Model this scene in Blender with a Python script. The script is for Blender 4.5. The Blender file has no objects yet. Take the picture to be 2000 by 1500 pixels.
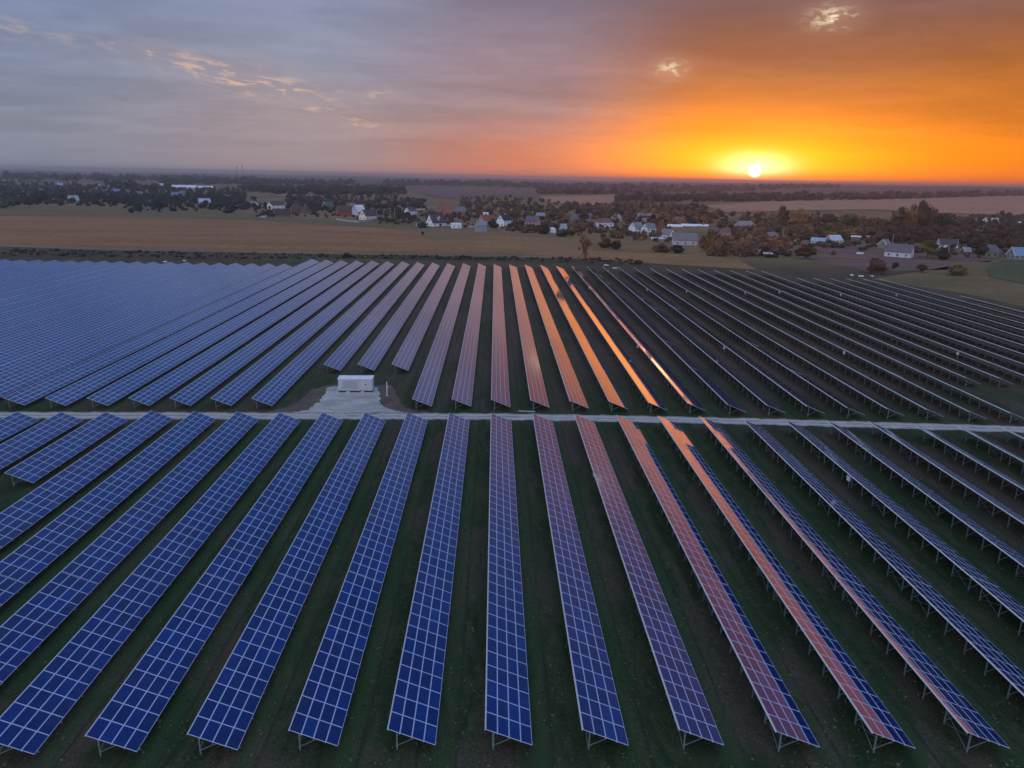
import bpy, math, random
import numpy as np
from mathutils import Vector, Matrix
S = bpy.context.scene
COL = S.collection
rnd = random.Random(7)
R = math.radians

# ------------------------------------------------------------------ camera
PITCH, ROLL, YAW, FPX = R(16.25), R(-1.10), R(1.59), 1388.0
P = 7.82                                     # pitch of the panel rows
CAM = np.array([0.258, 0.0, 44.95])
def cam_axes():
    cp, sp, cr, sr, cy, sy = math.cos(PITCH), math.sin(PITCH), math.cos(ROLL), math.sin(ROLL), math.cos(YAW), math.sin(YAW)
    f = np.array([sy*cp, cy*cp, -sp]); rt = np.array([cy, -sy, 0.0]); dn = np.cross(f, rt)
    return cr*rt + sr*dn, -sr*rt + cr*dn, f
AX, AY, AZ = cam_axes()
cd = bpy.data.cameras.new('camera'); cam = bpy.data.objects.new('camera', cd); COL.objects.link(cam)
cd.sensor_width = 36; cd.lens = FPX/2000*36; cd.clip_start = 0.5; cd.clip_end = 90000
cam.matrix_world = Matrix(((AX[0], -AY[0], -AZ[0], CAM[0]), (AX[1], -AY[1], -AZ[1], CAM[1]), (AX[2], -AY[2], -AZ[2], CAM[2]), (0, 0, 0, 1)))
S.camera = cam
SUN_AZ, SUN_EL = 19.4, 0.75

def lin(c):
    return tuple(((v/255)/12.92 if v/255 <= .04045 else ((v/255+.055)/1.055)**2.4) for v in c)

# ------------------------------------------------------------------ sky
W = bpy.data.worlds.new('World'); S.world = W; W.use_nodes = True
nt = W.node_tree; nt.nodes.clear()
class NB:                                    # a tiny node builder
    def __init__(s, t): s.t = t
    def new(s, k, **kw):
        n = s.t.nodes.new(k)
        for a, b in kw.items(): setattr(n, a, b)
        return n
    def put(s, n, i, v):
        if isinstance(v, bpy.types.NodeSocket): s.t.links.new(v, n.inputs[i])
        else: n.inputs[i].default_value = v
    def m(s, op, a, b=0.0, c=0.0, clamp=False):
        n = s.new('ShaderNodeMath', operation=op, use_clamp=clamp)
        s.put(n, 0, a); s.put(n, 1, b)
        if op in ('MULTIPLY_ADD', 'SMOOTH_MIN', 'COMPARE'): s.put(n, 2, c)
        return n.outputs[0]
    def mr(s, v, a, b, c=0.0, d=1.0, smooth=True):
        n = s.new('ShaderNodeMapRange', interpolation_type='SMOOTHSTEP' if smooth else 'LINEAR')
        for i, q in enumerate((v, a, b, c, d)): s.put(n, i, q)
        return n.outputs[0]
    def mix(s, f, a, b, mode='MIX'):
        n = s.new('ShaderNodeMix', data_type='RGBA', blend_type=mode)
        s.put(n, 0, f); s.put(n, 6, a); s.put(n, 7, b); return n.outputs[2]
    def ramp(s, f, stops):
        n = s.new('ShaderNodeValToRGB'); e = n.color_ramp.elements
        while len(e) < len(stops): e.new(0.5)
        for k, (p, c) in enumerate(stops): e[k].position = p; e[k].color = (*c, 1)
        s.put(n, 0, f); return n.outputs[0]
    def comb(s, x, y, z):
        n = s.new('ShaderNodeCombineXYZ'); s.put(n, 0, x); s.put(n, 1, y); s.put(n, 2, z); return n.outputs[0]
    def noise(s, v, sc, det=4.0, rough=.5, dist=0.0):
        n = s.new('ShaderNodeTexNoise'); s.put(n, 'Vector', v); n.inputs['Scale'].default_value = sc
        n.inputs['Detail'].default_value = det; n.inputs['Roughness'].default_value = rough; n.inputs['Distortion'].default_value = dist
        return n.outputs[0]
b = NB(nt)
D = b.new('ShaderNodeTexCoord').outputs['Generated']
sp = b.new('ShaderNodeSeparateXYZ'); nt.links.new(D, sp.inputs[0])
dx, dy, dz = sp.outputs
DEG = 180/math.pi
az = b.m('SUBTRACT', b.m('MULTIPLY', b.m('ARCTAN2', dx, dy), DEG), SUN_AZ)
el = b.m('MULTIPLY', b.m('ARCSINE', dz), DEG)
pos = lambda e: (e/90)**.5
u = b.m('POWER', b.m('DIVIDE', b.m('MAXIMUM', el, 0.0), 90.0), .5)
TOP = [(28, lin((100, 128, 184))), (55, lin((150, 180, 236))), (90, lin((185, 203, 248)))]
def rcol(stops, top=TOP): return b.ramp(u, [(pos(e), c if max(c) <= 1.6 and isinstance(c[0], float) else lin(c)) for e, c in stops + list(top)])
TOPW = [(20, lin((98, 114, 158))), (30, lin((88, 124, 186))), (55, lin((148, 178, 234))), (90, lin((185, 203, 248)))]
cL = rcol([(0, (132, 135, 152)), (3, (140, 144, 160)), (7, (132, 143, 168)), (12, (124, 138, 172))])
cM = rcol([(0, (168, 146, 146)), (4, (162, 147, 152)), (8, (146, 149, 168)), (12, (137, 146, 175))])
cC = rcol([(0, (214, 124, 92)), (2, (200, 128, 106)), (5, (168, 138, 138)), (8, (160, 134, 142)), (12, (142, 130, 146))], TOPW)
cS = rcol([(0, (255, 112, 20)), (2, (255, 146, 28)), (4, (236, 138, 50)), (7, (190, 118, 70)), (10, (160, 106, 84)), (12.5, (140, 106, 106))], TOPW)
cR = rcol([(0, (196, 96, 62)), (.6, (240, 118, 22)), (1.8, (250, 136, 14)), (4, (214, 122, 42)), (7, (188, 112, 52)), (10, (152, 100, 76)), (12.5, (124, 100, 104))], TOPW)
c = b.mix(b.mr(az, -52, -34), cL, cM)
c = b.mix(b.mr(az, -34, -17), c, cC)
c = b.mix(b.mr(az, -17, -3), c, cS)
c = b.mix(b.mr(az, 3, 15), c, cR)
c = b.mix(b.mr(az, 22, 75), c, cL)
cB = rcol([(0, (1.5, 1.38, 1.46)), (8, (1.4, 1.34, 1.5)), (25, (.72, .82, 1.10))], TOP[1:])
c = b.mix(b.mr(az, 80, 135), c, cB)
c = b.mix(b.mr(az, -70, -125), c, cB)
# cloud sheets: streaks seen on a high flat layer
pl = b.m('ADD', b.m('MAXIMUM', dz, 0.0), .11)
pv = b.comb(b.m('DIVIDE', dx, pl), b.m('DIVIDE', dy, pl), 0.0)
mp = b.new('ShaderNodeMapping'); nt.links.new(pv, mp.inputs[0]); mp.inputs['Rotation'].default_value = (0, 0, R(-28)); mp.inputs['Scale'].default_value = (.55, 1.25, 1)
n1 = b.noise(mp.outputs[0], 1.1, 5.0, .55, .5)
n2 = b.noise(pv, 3.2, 6.0, .6, .8)
nm = b.m('ADD', b.m('MULTIPLY', n1, .7), b.m('MULTIPLY', n2, .3))
gain = b.mr(nm, .33, .68, .87, 1.10)
ramp_el = b.mr(el, 0.0, 4.0)
gain = b.m('ADD', b.m('MULTIPLY', b.m('SUBTRACT', gain, 1.0), ramp_el), 1.0)
gc = b.comb(gain, gain, gain)
c = b.mix(1.0, c, gc, 'MULTIPLY')
# streaks low in the sky, drawn out along the horizon
sv = b.comb(b.m('MULTIPLY', az, .10), b.m('MULTIPLY', el, 1.15), 2.0)
n3 = b.noise(sv, 1.0, 4.0, .55, .6)
c = b.mix(1.0, c, b.comb(*(b.mr(n3, .3, .7, .965, 1.035),)*3), 'MULTIPLY')
# small lit cloudlets
def blob(a0, e0, wa, we, tilt=0.0):
    x = b.m('DIVIDE', b.m('SUBTRACT', az, a0), wa)
    y = b.m('DIVIDE', b.m('ADD', b.m('SUBTRACT', el, e0), b.m('MULTIPLY', b.m('SUBTRACT', az, a0), tilt)), we)
    return b.m('EXPONENT', b.m('MULTIPLY', b.m('ADD', b.m('MULTIPLY', x, x), b.m('MULTIPLY', y, y)), -1.0))
cv = b.comb(b.m('MULTIPLY', az, 1.0), b.m('MULTIPLY', b.m('ADD', el, b.m('MULTIPLY', az, .12)), 4.2), 5.0)
n4 = b.noise(cv, .72, 4.0, .55, .35)
warm = (1.0, .55, .22, 1)
for a0, e0, wa, we, tl, amp, lo in ((-37.5, 6.2, 5.2, .80, .17, 1.0, .475), (-43.6, 7.6, 2.0, .35, .1, .55, .5), (-30.6, 3.9, 3.6, .45, .16, .7, .52), (-51, 8.2, 4, .6, .1, .22, .48), (-28.6, 5.7, 1.6, .4, .1, .5, .5)):
    mk = b.m('MULTIPLY', blob(a0, e0, wa, we, tl), b.mr(n4, lo, lo+.22))
    c = b.mix(b.m('MULTIPLY', mk, amp*.85, clamp=True), c, (.92, .56, .36, 1))
    c = b.mix(b.m('MULTIPLY', blob(a0, e0, wa*1.2, we*1.9, tl), .14*amp), c, (.62, .40, .30, 1))
cv2 = b.comb(b.m('MULTIPLY', az, 1.0), b.m('MULTIPLY', el, 2.3), 11.0)
n5 = b.noise(cv2, 1.15, 4.0, .6, .5)
for a0, e0, wa, we, amp in ((3.9, 10.6, 1.15, .55, 1.0), (-6.6, 7.7, .8, .45, .75)):
    mk = b.m('MULTIPLY', blob(a0, e0, wa, we), b.mr(n5, .46, .62))
    c = b.mix(b.m('MULTIPLY', mk, amp, clamp=True), c, (1.0, .86, .58, 1))
    c = b.mix(b.m('MULTIPLY', blob(a0, e0, wa*1.7, we*1.8), .16), c, (.9, .6, .4, 1))
# glow round the sun
def ell(wa, we, e0=1.35):
    x = b.m('DIVIDE', az, wa); y = b.m('DIVIDE', b.m('SUBTRACT', el, e0), we)
    return b.m('ADD', b.m('MULTIPLY', x, x), b.m('MULTIPLY', y, y))
hz = b.mr(el, -.15, 1.0, .25, 1.0)
g0 = b.m('MULTIPLY', b.m('EXPONENT', b.m('MULTIPLY', ell(12.5, 3.4), -1.0)), hz)
g1 = b.m('MULTIPLY', b.m('EXPONENT', b.m('MULTIPLY', ell(6.2, 1.55), -1.0)), hz)
g2 = b.m('MULTIPLY', b.m('EXPONENT', b.m('MULTIPLY', ell(2.2, .85, 1.0), -1.0)), hz)
for g, k in ((g0, (.95, .24, 0, 1)), (g1, (1.4, .33, .0, 1)), (g2, (1.5, 1.0, .68, 1))):
    c = b.mix(g, c, k, 'ADD')
sd = (math.sin(R(SUN_AZ))*math.cos(R(SUN_EL)), math.cos(R(SUN_AZ))*math.cos(R(SUN_EL)), math.sin(R(SUN_EL)))
dt = b.new('ShaderNodeVectorMath', operation='DOT_PRODUCT'); nt.links.new(D, dt.inputs[0]); dt.inputs[1].default_value = sd
disc = b.mr(dt.outputs['Value'], math.cos(R(.56)), math.cos(R(.20)))
c = b.mix(disc, c, (3.2, 2.6, 1.7, 1))
below = b.mr(el, -.6, -.1)
c = b.mix(below, (.06, .05, .05, 1), c)
bg = b.new('ShaderNodeBackground'); nt.links.new(c, bg.inputs[0]); bg.inputs[1].default_value = 1.0
out = b.new('ShaderNodeOutputWorld'); nt.links.new(bg.outputs[0], out.inputs[0])
W.cycles.sampling_method = 'MANUAL'; W.cycles.sample_map_resolution = 2048

sl = bpy.data.lights.new('sun', 'SUN'); so = bpy.data.objects.new('sun', sl); COL.objects.link(so)
sl.energy = 0.008; sl.angle = R(3.0); sl.color = (1.0, .40, .06)
so.rotation_euler = Vector(sd).to_track_quat('Z', 'Y').to_euler()
S.view_settings.view_transform = 'Standard'; S.view_settings.look = 'None'; S.view_settings.exposure = 0; S.view_settings.gamma = 1
cy = S.cycles
cy.max_bounces = 6; cy.diffuse_bounces = 2; cy.glossy_bounces = 3; cy.volume_bounces = 0; cy.transparent_max_bounces = 6
cy.sample_clamp_indirect = 4.0; cy.use_denoising = True; cy.caustics_reflective = False; cy.caustics_refractive = False

# ------------------------------------------------------------------ helpers
def ray(px, py):
    d = AX*((px-1000)/FPX) + AY*((py-750)/FPX) + AZ
    return d/np.linalg.norm(d)
def sm(x, a, b_): t = min(1, max(0, (x-a)/(b_-a))); return t*t*(3-2*t)
def terrain(x, y):
    r = math.hypot(x, y); a = math.degrees(math.atan2(x, y))
    e = .0056*sm(a, 9, 33)*(1-sm(a, 60, 120))
    far = sm(r, 4000, 9000)
    h = e*max(0, min(r, 6500)-650)*sm(r, 650, 1500)
    h += far*(9+(9*math.sin(a*.55+1)+7*math.sin(a*1.3+r*.0004)+4*math.sin(a*3.1+.5))*.5)*(1-.5*sm(a, 9, 33))
    return h
def gp(px, py, z=0.0):
    d = ray(px, py)
    if d[2] > -1e-4: d[2] = -1e-4
    p = CAM + d*((z-CAM[2])/d[2])
    if z == 0.0:
        for _ in range(8):
            h = terrain(p[0], p[1])
            if not h: break
            q = CAM + d*((h-CAM[2])/d[2]); p = .5*p+.5*q
        p[2] = terrain(p[0], p[1])
    return p
def ppm(p): return FPX/float(AZ.dot(np.asarray(p)-CAM))      # picture pixels per metre there
def proj(p):
    q = np.asarray(p, float)-CAM; z = AZ.dot(q)
    return (1000+FPX*AX.dot(q)/z, 750+FPX*AY.dot(q)/z) if z > .5 else (9e9, 9e9)
def inview(pts, mx=160, my=120):
    q = [proj(p) for p in pts]
    xs = [a for a, _ in q]; ys = [a for _, a in q]
    return max(xs) > -mx and min(xs) < 2000+mx and min(ys) < 1500+my and max(ys) > -my and min(xs) < 9e8

MATS = {}
def mat(name, c1, c2=None, rough=.8, scale=.6, spec=.35, rand=0.0, metal=0.0, det=5.0, bump=0.0, space='Object', coat=0.0):
    m = bpy.data.materials.new(name); m.use_nodes = True; t = m.node_tree; q = NB(t)
    p = t.nodes['Principled BSDF']; p.inputs['Roughness'].default_value = rough; p.inputs['Metallic'].default_value = metal
    p.inputs['Specular IOR Level'].default_value = spec; p.inputs['Coat Weight'].default_value = coat
    if c2 is None: c2 = tuple(v*.82 for v in c1)
    v = q.new('ShaderNodeTexCoord').outputs['Object'] if space == 'Object' else q.new('ShaderNodeNewGeometry').outputs['Position']
    n = q.noise(v, scale, det, .6, .3)
    c = q.mix(q.mr(n, .3, .7), (*c1, 1), (*c2, 1))
    if rand:
        o = q.new('ShaderNodeObjectInfo').outputs['Random']
        g = q.mr(o, 0, 1, 1-rand, 1+rand, False); c = q.mix(1.0, c, q.comb(g, g, g), 'MULTIPLY')
    t.links.new(c, p.inputs['Base Color'])
    if bump:
        bn = q.new('ShaderNodeBump'); bn.inputs['Strength'].default_value = bump; q.put(bn, 'Height', n); t.links.new(bn.outputs[0], p.inputs['Normal'])
    MATS[name] = m; return m

class MB:                                    # collects shapes, then links them as ONE mesh object
    def __init__(s): s.v = []; s.f = []; s.mi = []; s.uv = []
    def quad(s, pts, mi=0, uv=None):
        k = len(s.v); s.v += [tuple(p) for p in pts]; s.f.append(tuple(range(k, k+len(pts)))); s.mi.append(mi); s.uv.append(uv)
    def box(s, c, d, mi=0, M=None, cap=True):
        x, y, z = (q/2 for q in d); k = len(s.v)
        p = [Vector((sx*x, sy*y, sz*z)) for sz in (-1, 1) for sx, sy in ((-1, -1), (1, -1), (1, 1), (-1, 1))]
        if M is not None: p = [M @ q for q in p]
        s.v += [(q.x+c[0], q.y+c[1], q.z+c[2]) for q in p]
        for f in ((3, 2, 1, 0), (4, 5, 6, 7), (0, 1, 5, 4), (1, 2, 6, 5), (2, 3, 7, 6), (3, 0, 4, 7)):
            s.f.append(tuple(k+i for i in f)); s.mi.append(mi); s.uv.append(None)
    def bar(s, a, b_, w, h=None, mi=0):
        a = Vector(a); b_ = Vector(b_); d = b_-a; L = d.length
        M = d.to_track_quat('Y', 'Z').to_matrix(); m = (a+b_)/2
        s.box(m, (w, L, h or w), mi, M)
    def tube(s, pts, rad, n=6, mi=0):
        rings = []
        for i, p in enumerate(pts):
            p = Vector(p); a = Vector(pts[max(0, i-1)]); c = Vector(pts[min(len(pts)-1, i+1)])
            q = (c-a).to_track_quat('Z', 'Y').to_matrix(); r = rad[i] if isinstance(rad, (list, tuple)) else rad
            k = len(s.v); s.v += [tuple(p+q @ Vector((r*math.cos(2*math.pi*j/n), r*math.sin(2*math.pi*j/n), 0))) for j in range(n)]; rings.append(k)
        for a, c in zip(rings, rings[1:]):
            for j in range(n): s.f.append((a+j, a+(j+1) % n, c+(j+1) % n, c+j)); s.mi.append(mi); s.uv.append(None)
        for k, rv in ((rings[0], True), (rings[-1], False)):
            f = tuple(k+j for j in range(n)); s.f.append(f[::-1] if rv else f); s.mi.append(mi); s.uv.append(None)
    def mesh(s, name, mats, smooth=False):
        me = bpy.data.meshes.new(name); me.from_pydata(s.v, [], s.f)
        for m in (mats if isinstance(mats, (list, tuple)) else [mats]): me.materials.append(m)
        me.polygons.foreach_set('material_index', s.mi)
        if any(q is not None for q in s.uv):
            l = me.uv_layers.new(name='uv'); co = []
            for f, q in zip(s.f, s.uv): co += [a for p in (q or [(0, 0)]*len(f)) for a in p]
            l.data.foreach_set('uv', co)
        if smooth: me.polygons.foreach_set('use_smooth', [True]*len(s.f))
        me.update(); return me
    def build(s, name, mats, parent=None, loc=(0, 0, 0), smooth=False):
        return link(name, s.mesh(name, mats, smooth), parent, loc)
def link(name, me, parent=None, loc=(0, 0, 0), rot=(0, 0, 0)):
    o = bpy.data.objects.new(name, me); COL.objects.link(o); o.location = loc; o.rotation_euler = rot
    if parent is not None: o.parent = parent
    return o
def tag(o, label=None, cat=None, group=None, kind=None):
    if label: o['label'] = label
    if cat: o['category'] = cat
    if group: o['group'] = group
    if kind: o['kind'] = kind
    return o
def thing(name, label, cat, loc=(0, 0, 0), rz=0.0, group=None):
    return tag(link(name, None, None, loc, (0, 0, rz)), label, cat, group)
ONES = 'zeroth first second third fourth fifth sixth seventh eighth ninth tenth eleventh twelfth thirteenth fourteenth fifteenth sixteenth seventeenth eighteenth nineteenth'.split()
def ordn(n):
    if n < 20: return ONES[n]
    t = {2: 'twent', 3: 'thirt', 4: 'fort', 5: 'fift'}[n//10]
    return t+'ieth' if n % 10 == 0 else t+'y-'+ONES[n % 10]

# ------------------------------------------------------------------ materials
def gloss_over(t, q, p, c, rough):
    # front glass: a clear reflecting layer over the cells, its strength rising towards grazing view
    d = q.new('ShaderNodeBsdfDiffuse'); t.links.new(c, d.inputs[0]) if isinstance(c, bpy.types.NodeSocket) else None
    g = q.new('ShaderNodeBsdfGlossy'); g.inputs['Roughness'].default_value = rough
    lw = q.new('ShaderNodeLayerWeight'); lw.inputs['Blend'].default_value = .5
    cs = q.m('SUBTRACT', 1.0, lw.outputs['Facing']); k = q.m('DIVIDE', cs, .36); k2 = q.m('DIVIDE', cs, .11)
    e_ = lambda a: q.m('EXPONENT', q.m('MULTIPLY', q.m('MULTIPLY', a, a), -1.0))
    f = q.m('ADD', q.m('ADD', q.m('MULTIPLY', e_(k), .92), q.m('MULTIPLY', e_(k2), .05)), .012)
    mx = q.new('ShaderNodeMixShader'); t.links.new(f, mx.inputs[0]); t.links.new(d.outputs[0], mx.inputs[1]); t.links.new(g.outputs[0], mx.inputs[2])
    t.links.new(mx.outputs[0], t.nodes['Material Output'].inputs[0]); t.nodes.remove(p)
def panel_mat(name, deck):
    m = bpy.data.materials.new(name); m.use_nodes = True; t = m.node_tree; q = NB(t); p = t.nodes['Principled BSDF']
    if deck:
        uv = q.new('ShaderNodeUVMap').outputs[0]; s = q.new('ShaderNodeSeparateXYZ'); t.links.new(uv, s.inputs[0])
        U, V = s.outputs[0], s.outputs[1]
        du = q.m('PINGPONG', U, .5); dv = q.m('PINGPONG', V, .5)
        fr = q.m('MAXIMUM', q.m('LESS_THAN', du, .052), q.m('LESS_THAN', dv, .027))
        wn = q.new('ShaderNodeTexWhiteNoise', noise_dimensions='3D')
        ob = q.new('ShaderNodeObjectInfo').outputs['Random']
        t.links.new(q.comb(q.m('FLOOR', U), q.m('FLOOR', V), q.m('MULTIPLY', ob, 91.0)), wn.inputs[0]); rv = wn.outputs['Value']
        bus = q.m('LESS_THAN', q.m('PINGPONG', q.m('MULTIPLY', U, 6.0), .5), .10)
    else:
        rv = q.new('ShaderNodeObjectInfo').outputs['Random']
        oc = q.new('ShaderNodeTexCoord').outputs['Object']; s = q.new('ShaderNodeSeparateXYZ'); t.links.new(oc, s.inputs[0])
        bus = q.m('MAXIMUM', q.m('LESS_THAN', q.m('PINGPONG', q.m('MULTIPLY', s.outputs[0], 6/.93), .5), .09), q.m('LESS_THAN', q.m('PINGPONG', q.m('MULTIPLY', s.outputs[1], 12/1.88), .5), .045))
        fr = 0.0
    cell = q.ramp(rv, [(0, (.0001, .013, .088)), (.5, (.0001, .016, .112)), (.85, (.0001, .020, .138)), (1, (.0002, .028, .175))])
    cell = q.mix(q.m('MULTIPLY', bus, .34), cell, (.04, .10, .30, 1))
    dn = q.noise(q.new('ShaderNodeNewGeometry').outputs['Position'], .9, 4, .6)
    cell = q.mix(q.mr(dn, .42, .75, 0, .05), cell, (.20, .24, .32, 1))
    c = q.mix(fr, cell, (.52, .60, .80, 1))
    gloss_over(t, q, p, c, .06)
    return m
M_GLASS = panel_mat('panel_glass', False); M_DECK = panel_mat('panel_deck_glass', True)
M_FRAME = mat('module_frame', (.52, .60, .80), (.46, .54, .74), .32, 1.5, .5)
M_STEEL = mat('galvanised_steel', (.16, .21, .215), (.11, .15, .155), .5, 3.0, .5, .1)
M_RAIL = mat('rail_aluminium', (.62, .64, .67), (.52, .55, .58), .4, 2.0, .5)
M_WHITE = mat('white_paint', (.78, .80, .82), (.68, .70, .73), .5, 1.2, .4)
M_DARK = mat('dark_metal', (.03, .033, .038), (.02, .022, .026), .5, 2.0)
M_CONC = mat('pale_concrete', (.50, .50, .50), (.38, .385, .39), .9, .8)
M_LOUV = mat('grey_louvre', (.25, .27, .30), (.20, .22, .25), .5, 3.0)
M_WIN = mat('window_glass', (.02, .025, .035), (.03, .035, .045), .12, 1.0, .5)

# ------------------------------------------------------------------ ground
def ground_mat():
    m = bpy.data.materials.new('field_ground'); m.use_nodes = True; t = m.node_tree; q = NB(t); p = t.nodes['Principled BSDF']
    g = q.new('ShaderNodeNewGeometry').outputs['Position']; s = q.new('ShaderNodeSeparateXYZ'); t.links.new(g, s.inputs[0])
    X, Y = s.outputs[0], s.outputs[1]
    st = q.comb(q.m('MULTIPLY', X, 1.0), q.m('MULTIPLY', Y, .30), 0.0)
    nA = q.noise(st, .09, 5, .6, .8); nB = q.noise(st, .45, 6, .65, 1.0); nC = q.noise(g, 3.5, 4, .7)
    nD = q.noise(g, .02, 3, .5)
    grass = q.mix(q.mr(nB, .32, .68), (.020, .042, .017, 1), (.050, .066, .029, 1))
    soil = q.mix(q.mr(nC, .3, .7), (.052, .042, .030, 1), (.110, .086, .060, 1))
    c = q.mix(q.mr(q.m('ADD', nA, q.m('MULTIPLY', q.m('SUBTRACT', nB, .5), .5)), .46, .66), grass, soil)
    c = q.mix(q.mr(q.m('ADD', nD, q.m('MULTIPLY', q.m('SUBTRACT', nA, .5), .4)), .50, .66), c, soil)
    lane = q.m('FRACT', q.m('DIVIDE', q.m('ADD', X, q.m('MULTIPLY', q.m('SUBTRACT', nB, .5), 1.6)), P))
    drip = q.mr(q.m('ABSOLUTE', q.m('SUBTRACT', lane, .56)), .16, .02)
    nF = q.noise(g, 1.3, 5, .72, .4)
    farm = q.mr(Y, 390.0, 360.0)
    c = q.mix(q.m('MULTIPLY', q.m('MULTIPLY', drip, farm), q.mr(nF, .35, .65, .25, .9)), c, (.040, .080, .030, 1))
    c = q.mix(q.mr(nF, .55, .72, 0, .75), c, (.018, .022, .014, 1))
    c = q.mix(q.mr(nF, .44, .30, 0, .55), c, (.125, .105, .060, 1))
    c = q.mix(q.m('MULTIPLY', q.mr(Y, 120.0, 190.0), q.m('MULTIPLY', farm, q.mr(nA, .3, .6, .25, .85))), c, q.mix(q.mr(nF, .35, .65), (.075, .052, .036, 1), (.15, .11, .078, 1)))
    # faint wheel tracks along the lanes
    ph = q.m('PINGPONG', q.m('ADD', q.m('DIVIDE', X, P), q.m('MULTIPLY', q.m('SUBTRACT', nA, .5), .10)), .5)
    tr = q.m('MULTIPLY', q.mr(q.m('ABSOLUTE', q.m('SUBTRACT', ph, .30)), .035, .0), q.mr(nB, .35, .6))
    c = q.mix(q.m('MULTIPLY', tr, .6), c, (.020, .020, .016, 1))
    c = q.mix(q.mr(nC, .62, .80, 0, .6), c, (.085, .080, .045, 1))
    # open country beyond the farm: large dull patches
    far = q.mr(Y, 360.0, 430.0)
    nE = q.noise(q.comb(q.m('MULTIPLY', X, .4), Y, 0.0), .012, 5, .6, .6)
    cf = q.mix(q.mr(nE, .35, .65), (.17, .130, .062, 1), (.31, .180, .085, 1))
    cf = q.mix(q.mr(nB, .35, .75, 0, .5), cf, (.075, .075, .042, 1))
    c = q.mix(far, c, cf)
    vf = q.mr(Y, 1500.0, 4500.0); cl = q.mix(q.mr(nE, .4, .6), (.03, .035, .035, 1), (.075, .06, .05, 1))
    c = q.mix(vf, c, cl)
    t.links.new(c, p.inputs['Base Color']); p.inputs['Roughness'].default_value = .95; p.inputs['Specular IOR Level'].default_value = .1
    bn = q.new('ShaderNodeBump'); bn.inputs['Strength'].default_value = .8; bn.inputs['Distance'].default_value = .25
    q.put(bn, 'Height', q.m('ADD', nC, nB)); t.links.new(bn.outputs[0], p.inputs['Normal'])
    return m
mb = MB()
rs = [0, 60, 150, 300, 500]+list(range(600, 4000, 120))+[4000, 4300, 4600, 5000, 5500, 6000, 7500, 9000, 10500, 12000, 14000, 16000]
NA = 360
for r in rs:
    for k in range(NA):
        a = 2*math.pi*k/NA; x, y = r*math.sin(a), r*math.cos(a); mb.v.append((x, y, terrain(x, y)))
for i in range(len(rs)-1):
    for k in range(NA):
        k2 = (k+1) % NA; mb.f.append((i*NA+k, i*NA+k2, (i+1)*NA+k2, (i+1)*NA+k)[::-1]); mb.mi.append(0); mb.uv.append(None)
tag(mb.build('ground', ground_mat(), smooth=True), kind='structure')

def field(name, px, m, lift, z_on=True, sub=None, kind='structure', label=None, cat=None):
    pts = [gp(a, c_) for a, c_ in px]; o = MB()
    o.quad([(p[0], p[1], terrain(p[0], p[1])+lift) for p in pts])
    ob = o.build(name, m); bm_fix(ob, lift if lift > .3 else None)
    return tag(ob, label, cat, kind=kind)
import bmesh
def bm_fix(ob, drape=None):
    bm = bmesh.new(); bm.from_mesh(ob.data); bmesh.ops.triangulate(bm, faces=bm.faces[:])
    if drape:                                  # far fields follow the swell of the land
        for _ in range(7):
            long = [e for e in bm.edges if e.calc_length() > 110]
            if not long: break
            bmesh.ops.subdivide_edges(bm, edges=long, cuts=1); bmesh.ops.triangulate(bm, faces=bm.faces[:])
        for v in bm.verts: v.co.z = terrain(v.co.x, v.co.y)+drape
    for f in bm.faces:
        if f.normal.z < 0: f.normal_flip()
    bm.to_mesh(ob.data); bm.free()
def soilmat(name, c1, c2, sc, stretch=(1, 1), fleck=None):
    m = bpy.data.materials.new(name); m.use_nodes = True; t = m.node_tree; q = NB(t); p = t.nodes['Principled BSDF']
    g = q.new('ShaderNodeNewGeometry').outputs['Position']; s = q.new('ShaderNodeSeparateXYZ'); t.links.new(g, s.inputs[0])
    v = q.comb(q.m('MULTIPLY', s.outputs[0], stretch[0]), q.m('MULTIPLY', s.outputs[1], stretch[1]), 0.0)
    n = q.noise(v, sc, 6, .62, .5); n2 = q.noise(g, sc*9, 5, .7)
    c = q.mix(q.mr(n, .33, .67), (*c1, 1), (*c2, 1))
    g2 = q.mr(n2, .3, .7, .78, 1.18); c = q.mix(1.0, c, q.comb(g2, g2, g2), 'MULTIPLY')
    t.links.new(c, p.inputs['Base Color']); p.inputs['Roughness'].default_value = .95; p.inputs['Specular IOR Level'].default_value = .1
    bn = q.new('ShaderNodeBump'); bn.inputs['Strength'].default_value = .4; bn.inputs['Distance'].default_value = .15
    q.put(bn, 'Height', n2); t.links.new(bn.outputs[0], p.inputs['Normal'])
    MATS[name] = m; return m
M_GRAVEL = soilmat('pale_gravel', (.54, .50, .44), (.34, .315, .275), .22, (.5, 1))
M_TAN = soilmat('dry_field', (.36, .170, .072), (.265, .132, .060), .02, (.3, 1.4))
M_FARTAN = soilmat('far_stubble', (.48, .24, .13), (.38, .20, .12), .006, (.3, 1.2))
M_PLOUGH = soilmat('ploughed_soil', (.20, .125, .098), (.14, .092, .075), .03, (.3, 2))
M_MEADOW = soilmat('meadow', (.24, .150, .062), (.36, .180, .076), .03, (.4, 1.2))
M_GREEN = soilmat('green_field', (.078, .095, .045), (.11, .115, .052), .03, (.5, 1))
M_OLIVE = soilmat('olive_grass', (.145, .115, .054), (.21, .14, .070), .03, (.4, 1.3))
M_DKGRASS = soilmat('rough_grass', (.055, .052, .030), (.115, .080, .045), .04, (.3, 1.2))
M_BARE = soilmat('bare_soil', (.10, .078, .060), (.16, .125, .095), .15)

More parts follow.
